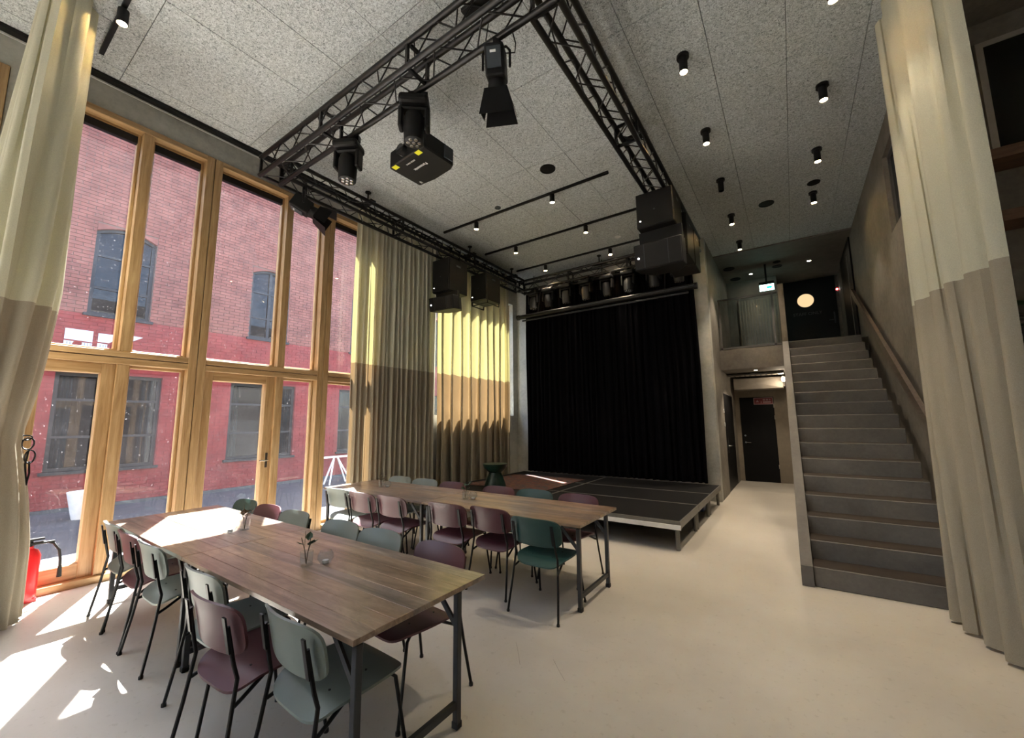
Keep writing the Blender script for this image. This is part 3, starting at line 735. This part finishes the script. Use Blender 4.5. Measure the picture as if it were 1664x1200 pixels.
# ------------------------------------------------------------------ tables
def table(label, x0, x1, y0, y1):
    t = thing('trestle_table', label, 'table', group='folding timber tables'); H = .72
    n = 8; wd = (y1-y0)/n; rnd = random.Random(int(abs(x0*100)))
    for i in range(n):
        d = rnd.uniform(0, .0012)
        obj('plank', box(x0, x1, y0+i*wd+.0006, y0+(i+1)*wd-.0006, H-.026, H-d, .0012), 'table_wood_%d' % rnd.choice((0, 1, 2)), t)
    obj('under_frame', box(x0+.06, x1-.06, y0+.08, y1-.08, H-.045, H-.0265), 'steel_grey', t)
    for xe, s in ((x0+.045, 1), (x1-.045, -1)):
        for y in (y0+.055, y1-.185):
            obj('leg', box(xe-.017, xe+.017, y-.017, y+.017, .03, H-.045, .003), 'steel_grey', t)
            obj('foot', box(xe-.021, xe+.021, y-.021, y+.021, 0, .035, .004), 'rubber', t)
            one('brace', bar, ((xe+s*.01, y, .50), (xe+s*.17, y, H-.05), .014, .028), 'steel_grey', t)
        obj('crossbar', box(xe-.012, xe+.012, y0+.072, y1-.202, .10, .135), 'steel_grey', t)
    return t
table('near timber table end touching the windows, half flooded with sunlight', -5.29, -3.462, 1.095, 1.96)
table('near timber table whose corner points at the camera', -3.455, -1.55, 1.095, 1.96)
table('far timber table standing in front of the shaded curtain', -5.45, -3.505, 3.28, 4.145)
table('far timber table end nearest the open floor and stage corner', -3.498, -1.565, 3.28, 4.145)

# ------------------------------------------------------------------ chairs
def shell(outline_w, y0, y1, zf, nu=14, nv=12, th=.011, cr=.3):
    pass
def chair_proto(name, mat):
    t = thing(name, '', 'chair')
    # seat: rounded plywood shell
    def surf(fn, nu, nv, th, nrm):
        bm = bmesh.new(); top = []; bot = []
        for j in range(nv+1):
            rt, rb_ = [], []
            for i in range(nu+1):
                p = Vector(fn(i/nu*2-1, j/nv*2-1)); rt.append(bm.verts.new(p)); rb_.append(bm.verts.new(p+Vector(nrm)*th))
            top.append(rt); bot.append(rb_)
        for j in range(nv):
            for i in range(nu):
                bm.faces.new((top[j][i], top[j][i+1], top[j+1][i+1], top[j+1][i])); bm.faces.new((bot[j][i], bot[j+1][i], bot[j+1][i+1], bot[j][i+1]))
        for i in range(nu):
            bm.faces.new((top[0][i], bot[0][i], bot[0][i+1], top[0][i+1])); bm.faces.new((top[nv][i], top[nv][i+1], bot[nv][i+1], bot[nv][i]))
        for j in range(nv):
            bm.faces.new((top[j][0], top[j+1][0], bot[j+1][0], bot[j][0])); bm.faces.new((top[j][nu], bot[j][nu], bot[j+1][nu], top[j+1][nu]))
        return bm
    def squircle(u, v, k):
        # map the square to a rounded square
        r = max(abs(u), abs(v)); 
        if r < 1e-6: return 0, 0
        n = (abs(u/r)**k+abs(v/r)**k)**(1/k); return u/n, v/n
    def seat(u, v):
        a, b = squircle(u, v, 4.5); y = .03+b*.235; x = a*(.236-.012*(b > 0)*b)
        z = .452 - .012*(1-a*a)*(1-b*b) 
        if b < -.45: z -= .055*((-.45-b)/.55)**2
        if b > .6: z -= .03*((b-.6)/.4)**2
        return (x, y, z)
    def back(u, v):
        a, b = squircle(u, v, 4.4); x = a*.248; zz = .674+b*.118
        y = -.205-(zz-.56)*.20 + .045*a*a - .012*max(0, b)**3
        return (x, y, zz)
    obj('seat', surf(seat, 16, 14, .012, (0, 0, -1)), mat, t, True)
    obj('backrest', surf(back, 16, 10, .012, (0, -1, -.2)), mat, t, True)
    for s in (-1, 1):
        bm = bmesh.new(); tube(bm, [(s*.24, -.265, .012), (s*.222, -.222, .25), (s*.206, -.19, .47), (s*.198, -.205, .53), (s*.190, -.238, .70)], [.0095]*4+[.010], 8)
        bar(bm, (s*.193, -.228, .585), (s*.189, -.256, .745), .026, .008); obj('leg', bm, 'black_metal', t, True)
        bm = bmesh.new(); tube(bm, [(s*.232, .255, .012), (s*.205, .19, .41), (s*.198, .165, .432), (s*.185, .10, .436), (s*.19, -.06, .425), (s*.204, -.16, .375), (s*.212, -.20, .36)], .0092, 8); obj('leg', bm, 'black_metal', t, True)
        for y in (-.265, .255): one('glide', cyl, ((s*(.24 if y < 0 else .232), y, 0), (s*(.24 if y < 0 else .232), y, .016), .013), 'rubber', t)
    bm = bmesh.new(); tube(bm, [(-.185, .10, .43), (0, .10, .43), (.185, .10, .43)], .008, 6); tube(bm, [(-.19, -.08, .42), (.19, -.08, .42)], .008, 6); obj('seat_support', bm, 'black_metal', t)
    bm = bmesh.new()
    for x in (-.1, .1):
        for y in (.10, -.08): cyl(bm, (x, y, .4435), (x, y, .447), .006, n=8)
    obj('bolts', bm, 'black_metal', t)
    return t
PROTO = {}
def chair(col, x, yback, face, label, group, rz=0):
    """yback = y of the top of the backrest; face=+1 looks to +y"""
    rot = (0 if face > 0 else PI) + math.radians(rz); loc = (x, yback+.245*face, 0)
    if col not in PROTO:
        p = chair_proto('dining_chair', col); PROTO[col] = p; p.location = loc; p.rotation_euler = (0,0,rot); p['label'] = label; p['group'] = group; return p
    return dup(PROTO[col], loc, rot, label, group)
G1 = 'chairs on the camera side of the near tables'; G2 = 'chairs on the far side of the near tables'
G3 = 'chairs on the near side of the far tables'; G4 = 'chairs on the stage side of the far tables'
ordi = ['first', 'second', 'third', 'fourth', 'fifth', 'sixth']
names = {'sage': 'sage green', 'maroon': 'maroon', 'bottle_green': 'bottle green'}
for i, (c, x, y, rz) in enumerate((('sage', -4.80, 1.0, 0), ('maroon', -4.29, .985, 0), ('sage', -3.785, .985, 0), ('sage', -2.86, .98, 0), ('maroon', -2.36, .86, 3), ('sage', -1.86, .975, -2))):
    chair(c, x, y, 1, '%s shell chair on camera side of near tables, %s from the windows' % (names[c], ordi[i]), G1, rz)
for i, (c, x, y, rz) in enumerate((('bottle_green', -4.88, 2.10, 0), ('maroon', -4.37, 2.09, 0), ('sage', -3.86, 2.09, 0), ('sage', -3.135, 2.09, 0), ('sage', -2.63, 2.09, 0), ('maroon', -2.02, 2.085, -5))):
    chair(c, x, y, -1, '%s shell chair on far side of near tables, %s from the windows' % (names[c], ordi[i]), G2, rz)
for i, (c, x, y, rz) in enumerate((('sage', -4.81, 3.06, 3), ('maroon', -4.30, 3.04, 0), ('maroon', -3.81, 3.07, 0), ('maroon', -3.0, 3.10, 4), ('maroon', -2.48, 3.17, -2), ('bottle_green', -1.89, 3.03, 0))):
    chair(c, x, y, 1, '%s shell chair on near side of far tables, %s from the windows' % (names[c], ordi[i]), G3, rz)
for i, (c, x, y, rz) in enumerate((('sage', -4.95, 4.24, 0), ('sage', -4.41, 4.24, 3), ('maroon', -3.87, 4.22, -2), ('maroon', -3.11, 4.24, 0), ('bottle_green', -2.60, 4.27, 1), ('maroon', -2.04, 4.25, -4))):
    chair(c, x, y, -1, '%s shell chair on stage side of far tables, %s from the windows' % (names[c], ordi[i]), G4, rz)

# ------------------------------------------------------------------ vases on the tables
def vases(where, x, y, dx, dy, mat, n):
    t = thing('glass_tumbler', 'clear glass tumbler holding a plant sprig on %s' % where, 'vase', (x, y, .7205), group='sprig tumblers')
    one('glass', lathe, ([(.001, .004), (.034, .004), (.036, .085), (.039, .085), (.037, 0), (.001, 0)],), 'vase_glass', t, True)
    bm = bmesh.new()
    for k in range(3): tube(bm, [(0, 0, .01), (.01*math.cos(k*2), .01*math.sin(k*2), .08), (.035*math.cos(k*2.1), .035*math.sin(k*2.1), .13+.02*k)], .0022, 5)
    tube(bm, [(-.01, 0, .01), (-.03, 0, .1), (-.035, .005, .2)], .0015, 5)
    obj('stems', bm, 'stem', t)
    for k in range(n):
        a = k*2.4; e = random.uniform(.2, .9); l = random.uniform(.045, .07); base = Vector((.02*math.cos(a), .02*math.sin(a), .10+.05*random.random()))
        d = Vector((math.cos(a)*math.cos(e), math.sin(a)*math.cos(e), math.sin(e))); s = d.cross(Vector((0,0,1))).normalized()*l*.36; up = s.cross(d).normalized()*.006
        bm = bmesh.new(); pts = [base, base+d*l*.35+s, base+d*l*.7+s*.8, base+d*l, base+d*l*.7-s*.8, base+d*l*.35-s]
        v = [bm.verts.new(p) for p in pts]; c0 = bm.verts.new(base+d*l*.5-up)
        for i in range(6): bm.faces.new((v[i], v[(i+1)%6], c0))
        obj('leaf', bm, mat, t)
    q = thing('glass_bowl', 'small round clear glass bowl on %s' % where, 'vase', (x+dx, y+dy, .7205), group='glass bowls')
    one('glass', lathe, ([(.001, .004), (.026, .005), (.045, .035), (.042, .06), (.030, .078), (.033, .080), (.047, .06), (.050, .035), (.028, 0), (.001, 0)],), 'vase_glass', q, True)
    one('candle', lathe, ([(.019, .006), (.019, .022), (.001, .023)],), 'white_plastic', q)
vases('near table by windows', -3.86, 1.64, -.02, -.10, 'dry_leaf', 6)
vases('near table close to the camera', -2.58, 1.465, .07, .085, 'leaf', 4)
vases('far table by the shaded curtain', -4.78, 3.73, .10, .03, 'dry_leaf', 4)
vases('far table near the stage corner', -3.19, 3.67, .09, .03, 'leaf', 5)

# ------------------------------------------------------------------ fire extinguisher
fe = thing('fire_extinguisher', 'red fire extinguisher with black hose by the tied curtain', 'extinguisher', (-5.93, .70, 0))
obj('stand', box(-.06, .06, -.08, .08, 0, .03), 'extinguisher_red', fe)
one('cylinder', lathe, ([(.078, .03), (.082, .05), (.082, .40), (.06, .45), (.03, .47), (.03, .49)],), 'extinguisher_red', fe, True)
bm = bmesh.new(); bx(bm, -.025, .025, -.02, .10, .50, .52); bx(bm, -.025, .025, -.02, .09, .54, .555); cyl(bm, (0, 0, .48), (0, 0, .54), .022); obj('valve', bm, 'black_satin', fe)
bm = bmesh.new(); tube(bm, [(.02, .02, .51)]+[(.03, .06+.075*(1-math.cos(a))+.02, .40+.11*math.sin(a) if a < PI/2 else .51-.30*(a-PI/2)) for a in [i*PI/12 for i in range(6, 7)]]+[(.03, .10, .515), (.03, .15, .49), (.03, .19, .42), (.03, .205, .33), (.03, .208, .26)], .011, 8); cyl(bm, (.03, .208, .27), (.03, .21, .17), .014, .018); obj('hose', bm, 'rubber', fe, True)

# ------------------------------------------------------------------ trusses
TB, TS = 4.95, .26
def truss(label, p0, p1):
    """box truss: p0/p1 = centre line on plan"""
    t = thing('lighting_truss', label, 'truss', (p0[0], p0[1], TB), math.atan2(p1[1]-p0[1], p1[0]-p0[0]), 'black box trusses')
    L = math.dist(p0, p1); h = TS/2
    cor = [(-h, 0), (h, 0), (h, TS), (-h, TS)]
    for y, z in cor: one('chord', cyl, ((0, y, z), (L, y, z), .030), 'truss_black', t, True, n=12)
    n = max(2, int(L/.27)); n -= n % 2
    for k in range(4):
        a, b = cor[k], cor[(k+1)%4]; bm = bmesh.new()
        pts = [(L*i/n, *(a if i % 2 == 0 else b)) for i in range(n+1)]
        for q, r in zip(pts, pts[1:]): cyl(bm, q, r, .008, n=6, cap=False)
        obj('lacing', bm, 'truss_black', t)
    m = int(L/2)+1
    for i in range(m+1):
        x = min(L-.02, max(.02, L*i/m)); bm = bmesh.new()
        for k in range(4): bar(bm, (x, *cor[k]), (x, *cor[(k+1)%4]), .03, .03)
        obj('end_frame', bm, 'truss_black', t)
    return t
TXL, TXR, TYF, TYB = -5.58, -1.40, 2.42, 8.66
truss('black box truss crossing the front of the rig above the tables', (TXL-.12, TYF), (TXR+.12, TYF))
truss('black box truss running along the window side', (TXL, TYF+.14), (TXL, TYB-.14))
truss('black box truss running along the stair side with speaker stack', (TXR, TYF+.14), (TXR, TYB-.14))
truss('black box truss across the stage carrying eight moving heads', (TXL-.05, TYB), (TXR+.08, TYB))
hang = [(TXL, 3.9, 'window side truss near the front'), (TXL, 6.52, 'window side truss by the hanging speakers'), (TXL, 8.15, 'window side truss near the stage'), (-3.45, TYB, 'stage truss at its middle'), (TXR, 4.9, 'stair side truss'), (-2.0, TYF, 'front truss by the barn door lamp')]
for x, y, lb in hang:
    t = thing('truss_hanger', 'black drop rod holding up the %s' % lb, 'hanger', (x, y, CZ), group='truss hangers')
    one('rod', cyl, ((0, 0, -.005), (0, 0, -.22), .012), 'black_metal', t); obj('clamp_plate', box(-.15, .15, -.05, .05, -.225, -.185, .004), 'black_metal', t); one('ceiling_plate', cyl, ((0, 0, -.004), (0, 0, -.018), .05), 'black_metal', t)

# ------------------------------------------------------------------ stage lights
def moving_head(label, loc, rotz, s=1.0, tilt=0, group='moving head lights', hmat='black_satin'):
    t = thing('moving_head_light', label, 'stage light', loc, rotz, group); t.scale = (s, s, s)
    bm = bmesh.new(); bar(bm, (-.03, 0, .03), (-.03, 0, -.03), .05, .05); bar(bm, (.09, 0, .03), (.09, 0, -.03), .05, .05); bx(bm, -.10, .10, -.03, .03, -.045, -.02); obj('clamp', bm, 'black_metal', t)
    bm = box(-.13, .13, -.11, .11, -.13, -.045, .03, 2); obj('base', bm, 'black_satin', t)
    y = bpy.data.objects.new('yoke', None)
    bm = bmesh.new(); bx(bm, -.135, .135, -.05, .05, -.16, -.13)
    for q in (-1, 1):
        v0 = q*.135; bx(bm, min(v0, v0-q*.04), max(v0, v0-q*.04), -.055, .055, -.33, -.14)
    bmesh.ops.bevel(bm, geom=[e for e in bm.edges], offset=.012, segments=1, affect='EDGES'); obj('yoke', bm, 'black_satin', t)
    prof = [(.02, .10), (.075, .09), (.088, .05), (.092, -.04), (.088, -.12), (.086, -.17), (.078, -.175)]
    hb = bmesh.new(); lathe(hb, prof, 20); bmesh.ops.rotate(hb, verts=hb.verts[:], matrix=Matrix.Rotation(tilt, 3, 'X')); bmesh.ops.translate(hb, verts=hb.verts[:], vec=(0, 0, -.28)); h = obj('head', hb, hmat, t, True)
    def loc_(bm): bmesh.ops.rotate(bm, verts=bm.verts[:], matrix=Matrix.Rotation(tilt, 3, 'X')); bmesh.ops.translate(bm, verts=bm.verts[:], vec=(0, 0, -.28)); return bm
    bm = bmesh.new(); lathe(bm, [(.0001, -.172), (.079, -.170)], 20); obj('lens', loc_(bm), 'lens', h)
    for k in range(7):
        bm = bmesh.new(); r = 0 if k == 6 else .047; lathe(bm, [(.019, -.172), (.016, -.179), (.0001, -.181)], 10, (r*math.cos(k*PI/3), r*math.sin(k*PI/3), 0)); obj('lens_cell', loc_(bm), 'chrome', h, True)
    return t
moving_head('black moving head light on front truss nearest the windows', (-4.06, TYF+.13, TB-.03), .5, 1.15)
moving_head('black moving head light on front truss right beside the projector', (-2.93, TYF+.13, TB-.03), .7, 1.15)
for i, x in enumerate((-5.17, -4.75, -4.26, -3.75, -3.235, -2.74, -2.20, -1.705)):
    moving_head('small black moving head on the stage truss, %s from the windows' % ['first', 'second', 'third', 'fourth', 'fifth', 'sixth', 'seventh', 'eighth'][i], (x, TYB-.13, TB-.03), random.uniform(-.15, .15), 1.12, math.radians(random.choice((-4, 6, 10, 0))), 'moving heads over the stage', 'head_grey')
def fresnel(label, loc, rotz, tilt):
    t = thing('barn_door_lamp', label, 'stage light', loc, rotz, 'barn door lamps')
    bm = bmesh.new(); bar(bm, (0, 0, .03), (0, 0, -.05), .05, .06); cyl(bm, (-.02, .06, -.02), (-.02, .14, .02), .008); obj('clamp', bm, 'black_metal', t)
    bm = bmesh.new(); tube(bm, [(-.12, 0, -.26), (-.12, 0, -.1), (-.09, 0, -.06), (.09, 0, -.06), (.12, 0, -.1), (.12, 0, -.26)], .012, 6); obj('yoke', bm, 'black_metal', t)
    R = Matrix.Rotation(tilt, 3, 'X')
    def put(bm): bmesh.ops.rotate(bm, verts=bm.verts[:], matrix=R); bmesh.ops.translate(bm, verts=bm.verts[:], vec=(0, 0, -.26)); return bm
    bm = box(-.085, .085, -.10, .10, -.10, .16, .02, 2); body = obj('body', put(bm), 'black_satin', t)
    bm = bmesh.new(); bx(bm, -.06, .06, -.115, -.10, -.04, .12); obj('ballast_box', put(bm), 'anthracite', t)
    bm = bmesh.new(); bx(bm, -.03, .02, -.117, -.1151, .07, .09); obj('rating_plate', put(bm), 'white_plastic', t)
    bm = bmesh.new(); cyl(bm, (0, 0, -.10), (0, 0, -.18), .075, .09, n=20); obj('snoot', put(bm), 'black_satin', t, True)
    bm = bmesh.new(); lathe(bm, [(.0001, -.184), (.082, -.182)], 20); obj('lens', put(bm), 'lens', t)
    for k in range(4):
        a = k*PI/2; d = Vector((math.cos(a), math.sin(a), 0)); s = Vector((-d.y, d.x, 0)); bm = bmesh.new(); w1, w2, L = (.10, .15, .22) if k % 2 else (.085, .10, .18)
        p = [d*.095-s*w1+Vector((0,0,-.185)), d*.095+s*w1+Vector((0,0,-.185)), d*.15+s*w2+Vector((0,0,-.185-L)), d*.15-s*w2+Vector((0,0,-.185-L))]
        A = [bm.verts.new(q) for q in p]; B = [bm.verts.new(q+d*.004) for q in p]
        for i in range(4): bm.faces.new((A[i], A[(i+1)%4], B[(i+1)%4], B[i]))
        bm.faces.new(A); bm.faces.new(B); obj('barn_door', put(bm), 'black_paint', t)
    bm = bmesh.new(); tube(bm, [(-.05, .02, -.12), (-.09, .05, -.04), (-.10, .03, .06), (-.07, 0, .2)], .006, 6); tube(bm, [(.03, .0, -.12), (.16, .03, -.10), (.17, .02, -.02), (.14, 0, .1)], .006, 6); obj('cable', bm, 'rubber', t, True)
fresnel('black barn door lamp hanging on the front truss near the stair-side corner', (-1.89, TYF+.13, TB-.03), .45, math.radians(18))
fresnel('black barn door lamp tilted at the window corner of the rig', (TXL+.13, 2.78, TB-.05), -.55, math.radians(62))
# projector
pj = thing('projector', 'black ceiling projector with two yellow stickers on its underside', 'projector', (-3.36, 3.05, 4.58), math.radians(-4)); pj.scale = (1.1, 1.1, 1.1)
bm = bmesh.new(); prism(bm, [(-.28, -.20), (.27, -.20), (.28, -.18), (.28, .20), (.20, .24), (-.06, .24), (-.30, .22), (-.30, -.18)], 'z', 0, .19); bmesh.ops.bevel(bm, geom=bm.edges[:], offset=.012, segments=1, affect='EDGES'); obj('body', bm, 'black_satin', pj)
obj('side_port', box(.28, .30, .06, .18, .02, .16, .004), 'anthracite', pj)
one('lens', cyl, ((-.05, -.20, .09), (-.05, -.25, .09), .06), 'lens', pj, True, n=20)
for x in (-.22, .16): obj('sticker', box(x-.035, x+.035, -.195, -.14, -.0015, .001), 'sticker_yellow', pj)
text('lettering', 'Panasonic', .05, 'white_plastic', pj, (-.0, -.01, -.001), (-1,0,0), (0,1,0))
text('lettering', 'SOLID SHINE', .024, 'white_plastic', pj, (-.03, -.12, -.001), (-1,0,0), (0,1,0))
text('lettering', '4K', .04, 'white_plastic', pj, (-.23, .18, -.001), (0,1,0), (1,0,0))
one('pole', cyl, ((0, 0, .19), (0, 0, .85), .025), 'black_metal', pj); obj('mount', box(-.12, .12, -.1, .1, .19, .21), 'black_metal', pj)

# ------------------------------------------------------------------ loudspeakers
def sub(label, x, y, z, w, d, h, rz=0, frame=False):
    t = thing('bass_speaker', label, 'speaker', (x, y, z), rz, 'hanging bass speakers')
    obj('cabinet', box(-w/2, w/2, -d/2+.02, d/2, 0, h, .012), 'speaker_black', t)
    g = obj('grille', box(-w/2+.01, w/2-.01, -d/2, -d/2+.02, .01, h-.01, .005), 'grille_black', t)
    one('emblem', cyl, ((0, -d/2-.003, h*.45), (0, -d/2, h*.45), .012), 'anthracite', t); obj('badge', box(-w/2+.05, -w/2+.07, -d/2-.004, -d/2, .09, .105), 'led', t)
    obj('handle', box(w/2-.002, w/2+.004, -.06, .06, h*.78, h*.83), 'anthracite', t)
    for sx in (-1, 1): one('hang_bar', bar, ((sx*(w/2-.03), .05, h-.01), (sx*(w/2-.03), .05, TB-.03-z), .03, .012), 'black_metal', t)
    if frame:
        for sx in (-1, 1):
            for sy in (-1, 1): one('skid_post', bar, ((sx*(w/2-.01), sy*(d/2-.05), .0), (sx*(w/2-.01), sy*(d/2-.05), -.08), .02, .02), 'black_metal', t)
        for sx in (-1, 1): one('skid_bar', bar, ((sx*(w/2-.01), -(d/2-.05), -.08), (sx*(w/2-.01), d/2-.05, -.08), .02, .02), 'black_metal', t)
        one('skid_bar', bar, ((-w/2+.01, -(d/2-.05), -.08), (w/2-.01, -(d/2-.05), -.08), .02, .02), 'black_metal', t)
    return t
def top(label, x, y, z, w, d, h, tilt, rz=0, gap=.11):
    t = thing('line_speaker', label, 'speaker', (x, y, z), rz, 'two-way speakers under the bass boxes'); t.rotation_euler = (tilt, 0, rz)
    bm = bmesh.new(); prism(bm, [(-w/2, -d/2+.02), (w/2, -d/2+.02), (w/2, -d*.05), (w*.28, d/2), (-w*.28, d/2), (-w/2, -d*.05)], 'z', 0, h); bmesh.ops.bevel(bm, geom=bm.edges[:], offset=.008, segments=1, affect='EDGES'); obj('cabinet', bm, 'speaker_black', t)
    obj('grille', box(-w/2+.01, w/2-.01, -d/2, -d/2+.02, .01, h-.01, .005), 'grille_black', t)
    for x_ in (-.28, .22): obj('grille_rib', box(w*x_, w*x_+.006, -d/2-.002, -d/2, .012, h-.012), 'anthracite', t)
    one('badge', cyl, ((-w*.40, -d/2-.004, h*.45), (-w*.40, -d/2, h*.45), .014), 'led', t)
    obj('bracket', box(-w/2+.03, w/2-.03, -.02, .05, h-.01, h+gap), 'black_metal', t)
    return t
sub('black bass speaker on window side truss, front of the pair', -5.56, 5.88, 4.17, .46, .56, .68)
sub('black bass speaker on window side truss with open skid frame', -5.56, 7.05, 4.28, .46, .52, .62, 0, True)
top('black two-way speaker tilted under the window side bass box', -5.50, 5.78, 3.80, .58, .48, .27, math.radians(8), .12)
sub('black bass speaker on stair side truss facing the room', -1.42, 6.02, 4.41, .53, .56, .53)
top('black two-way speaker under the stair side bass box', -1.40, 6.0, 3.80, .67, .52, .38, math.radians(6), -.02, .235)
sub('black bass speaker second behind the stair side stack', -1.40, 6.85, 4.20, .50, .56, .70)
sub('black bass speaker hanging hindmost on the stair side truss', -1.40, 7.55, 4.25, .46, .50, .66)

# projection screen case
sc = thing('projection_screen', 'long black roller screen case hanging below the stage lights', 'screen')
one('roller_case', cyl, ((-5.52, 8.34, 4.20), (-1.36, 8.34, 4.20), .055), 'black_metal', sc, True, n=16)
obj('case_edge', box(-5.50, -1.38, 8.272, 8.285, 4.20, 4.22), 'steel_grey', sc); obj('hem_bar', box(-5.40, -1.50, 8.32, 8.35, 4.08, 4.115, .004), 'steel_grey', sc)
for x in (-5.52, -1.36): one('end_cap', cyl, ((x-.03, 8.34, 4.20), (x+.03, 8.34, 4.20), .065), 'black_satin', sc, True, n=16)
for x in (-4.96, -1.95): one('hanging_strap', bar, ((x, 8.36, 4.25), (x, 8.53, TB-.03), .02, .006), 'black_metal', sc)

# ------------------------------------------------------------------ ceiling lamps
def lamp_light(parent, loc, e, ang=70, blend=.5):
    ld = bpy.data.lights.new('lamp_light', 'SPOT'); ld.energy = e; ld.spot_size = math.radians(ang); ld.spot_blend = blend; ld.color = (1, .83, .63); ld.shadow_soft_size = .035
    lo = bpy.data.objects.new('lamp_light', ld); C.objects.link(lo); lo.parent = parent; lo.location = loc
def downlight(label, x, y, e=46, z=CZ, group='cylindrical ceiling downlights', canopy=True, lit=True, h=.20):
    t = thing('downlight', label, 'ceiling lamp', (x, y, z), group=group); r = .042
    if canopy: one('canopy', cyl, ((0, 0, -.002), (0, 0, -.035), .062), 'black_satin', t, True, n=20)
    bm = bmesh.new(); lathe(bm, [(.03, -.03), (r, -.03), (r, -h), (r-.005, -h), (r-.006, -h+.03)], 20); obj('cylinder', bm, 'black_satin', t, True)
    bm = bmesh.new(); lathe(bm, [(.0001, -h+.012), (r-.005, -h+.012)], 20); obj('lens', bm, 'lamp_glow' if lit else 'lens', t)
    if lit: lamp_light(t, (0, 0, -h-.01), e)
for i, y in enumerate((4.22, 5.587, 6.95, 8.328, 9.722)):
    downlight('black ceiling downlight in row beside the right truss, %s from camera' % ordi[i], -.66, y, lit=(i != 2))
for i, y in enumerate((4.19, 5.556, 6.924, 8.281)):
    downlight('black ceiling downlight in row near the stair wall, %s from camera' % ordi[i], .585, y, 14)
def track(label, y, x0, x1, lamps, tn, e=18):
    t = thing('lighting_track', label, 'track', (0, 0, 0), group='black lighting tracks')
    obj('rail', box(x0, x1, y-.018, y+.018, CZ-.04, CZ-.004), 'black_satin', t); obj('feed', box(x1-.14, x1, y-.02, y+.02, CZ-.042, CZ-.003), 'black_metal', t)
    for i, x in enumerate(lamps): downlight('black spot on %s, %s from the windows' % (tn, ordi[i]), x, y, e, CZ-.03, 'track spots', False, True, .17)
track('black ceiling track nearest the projector', 5.68, -5.55, -2.06, (-4.70, -3.05), 'front ceiling track')
track('black ceiling track in the middle of three', 7.03, -5.55, -1.9, (-4.70, -3.05), 'middle ceiling track')
track('black ceiling track closest to the stage', 8.33, -5.55, -1.9, (-4.70, -3.05), 'rear ceiling track')
track('short black ceiling track near the tied curtain', .69, -5.6, -3.9, (-4.78,), 'short ceiling track by the tied curtain', 5)
# round ceiling speakers and detectors
def disc(name, label, cat, x, y, r, mat, z=CZ, g=None):
    t = thing(name, label, cat, (x, y, z), group=g); one('ring', lathe, ([(r*.8, -.002), (r*.86, -.014), (r, -.012), (r, -.001)],), mat, t, True, n=28); one('cover', lathe, ([(r*.82, -.005), (.0001, -.007)],), mat, t, n=28)
GD = 'round black ceiling speakers'
disc('ceiling_speaker', 'round black ceiling speaker behind the projector', 'speaker', -2.80, 5.09, .12, 'speaker_black', CZ, GD)
disc('ceiling_speaker', 'round black ceiling speaker between the downlight rows', 'speaker', -.09, 8.25, .12, 'speaker_black', CZ, GD)
disc('ceiling_speaker', 'small round black ceiling disc beside stair side downlights', 'speaker', .585, 7.93, .09, 'speaker_black', CZ, GD)
disc('ceiling_speaker', 'round black disc on landing soffit nearest corridor wall', 'speaker', -1.05, 11.35, .13, 'speaker_black', CZ-.03, GD)
disc('ceiling_speaker', 'round black disc on landing soffit above the balcony', 'speaker', -1.0, 12.3, .13, 'speaker_black', CZ-.03, GD)
disc('ceiling_speaker', 'round black disc on landing soffit above the stair head', 'speaker', -.03, 11.85, .11, 'speaker_black', CZ-.03, GD)
disc('ceiling_speaker', 'smaller round black disc on landing soffit in front of another', 'speaker', -.03, 11.5, .08, 'speaker_black', CZ-.03, GD)
disc('smoke_detector', 'white round smoke detector between the rear ceiling tracks', 'detector', -2.74, 7.97, .06, 'white_plastic')
disc('smoke_detector', 'small dark ring detector beside the front ceiling track', 'detector', -4.1, 5.56, .055, 'anthracite')
for i, (x, y, lb) in enumerate(((.62, 11.9, 'above the stair head'), (-.62, 12.1, 'above the balcony'))):
    t = thing('recessed_spot', 'tiny recessed spot lamp in the plaster soffit %s' % lb, 'ceiling lamp', (x, y, CZ-.03), group='recessed landing spots')
    one('bezel', lathe, ([(.035, -.001), (.04, -.006), (.05, -.005), (.05, -.001)],), 'white_plastic', t, True); one('lens', lathe, ([(.034, -.003), (.0001, -.004)],), 'lamp_glow', t); lamp_light(t, (0, 0, -.03), 3, 80)
# lamp under the balcony, lights the corridor floor
t = thing('recessed_spot', 'recessed spot lamp under the balcony over the corridor floor', 'ceiling lamp', (-.62, 10.75, 2.72), group='recessed landing spots')
one('bezel', lathe, ([(.035, -.001), (.04, -.006), (.05, -.005), (.05, -.001)],), 'white_plastic', t, True); one('lens', lathe, ([(.034, -.003), (.0001, -.004)],), 'lamp_glow', t); lamp_light(t, (0, 0, -.03), 20, 120)
t = thing('bulkhead_lamp', 'small lamp beside the duct above the corridor door', 'lamp', (-.12, 11.55, 2.50))
one('housing', lathe, ([(.03, .0), (.045, .02), (.045, .10), (.03, .12)],), 'white_plastic', t, True); one('lens', lathe, ([(.03, -.001), (.0001, -.004)],), 'lamp_glow', t)
ld = bpy.data.lights.new('lamp_light', 'POINT'); ld.energy = 2.2; ld.color = (1, .82, .6); ld.shadow_soft_size = .04
lo = bpy.data.objects.new('lamp_light', ld); C.objects.link(lo); lo.parent = t; lo.location = (-.02, -.08, .02)
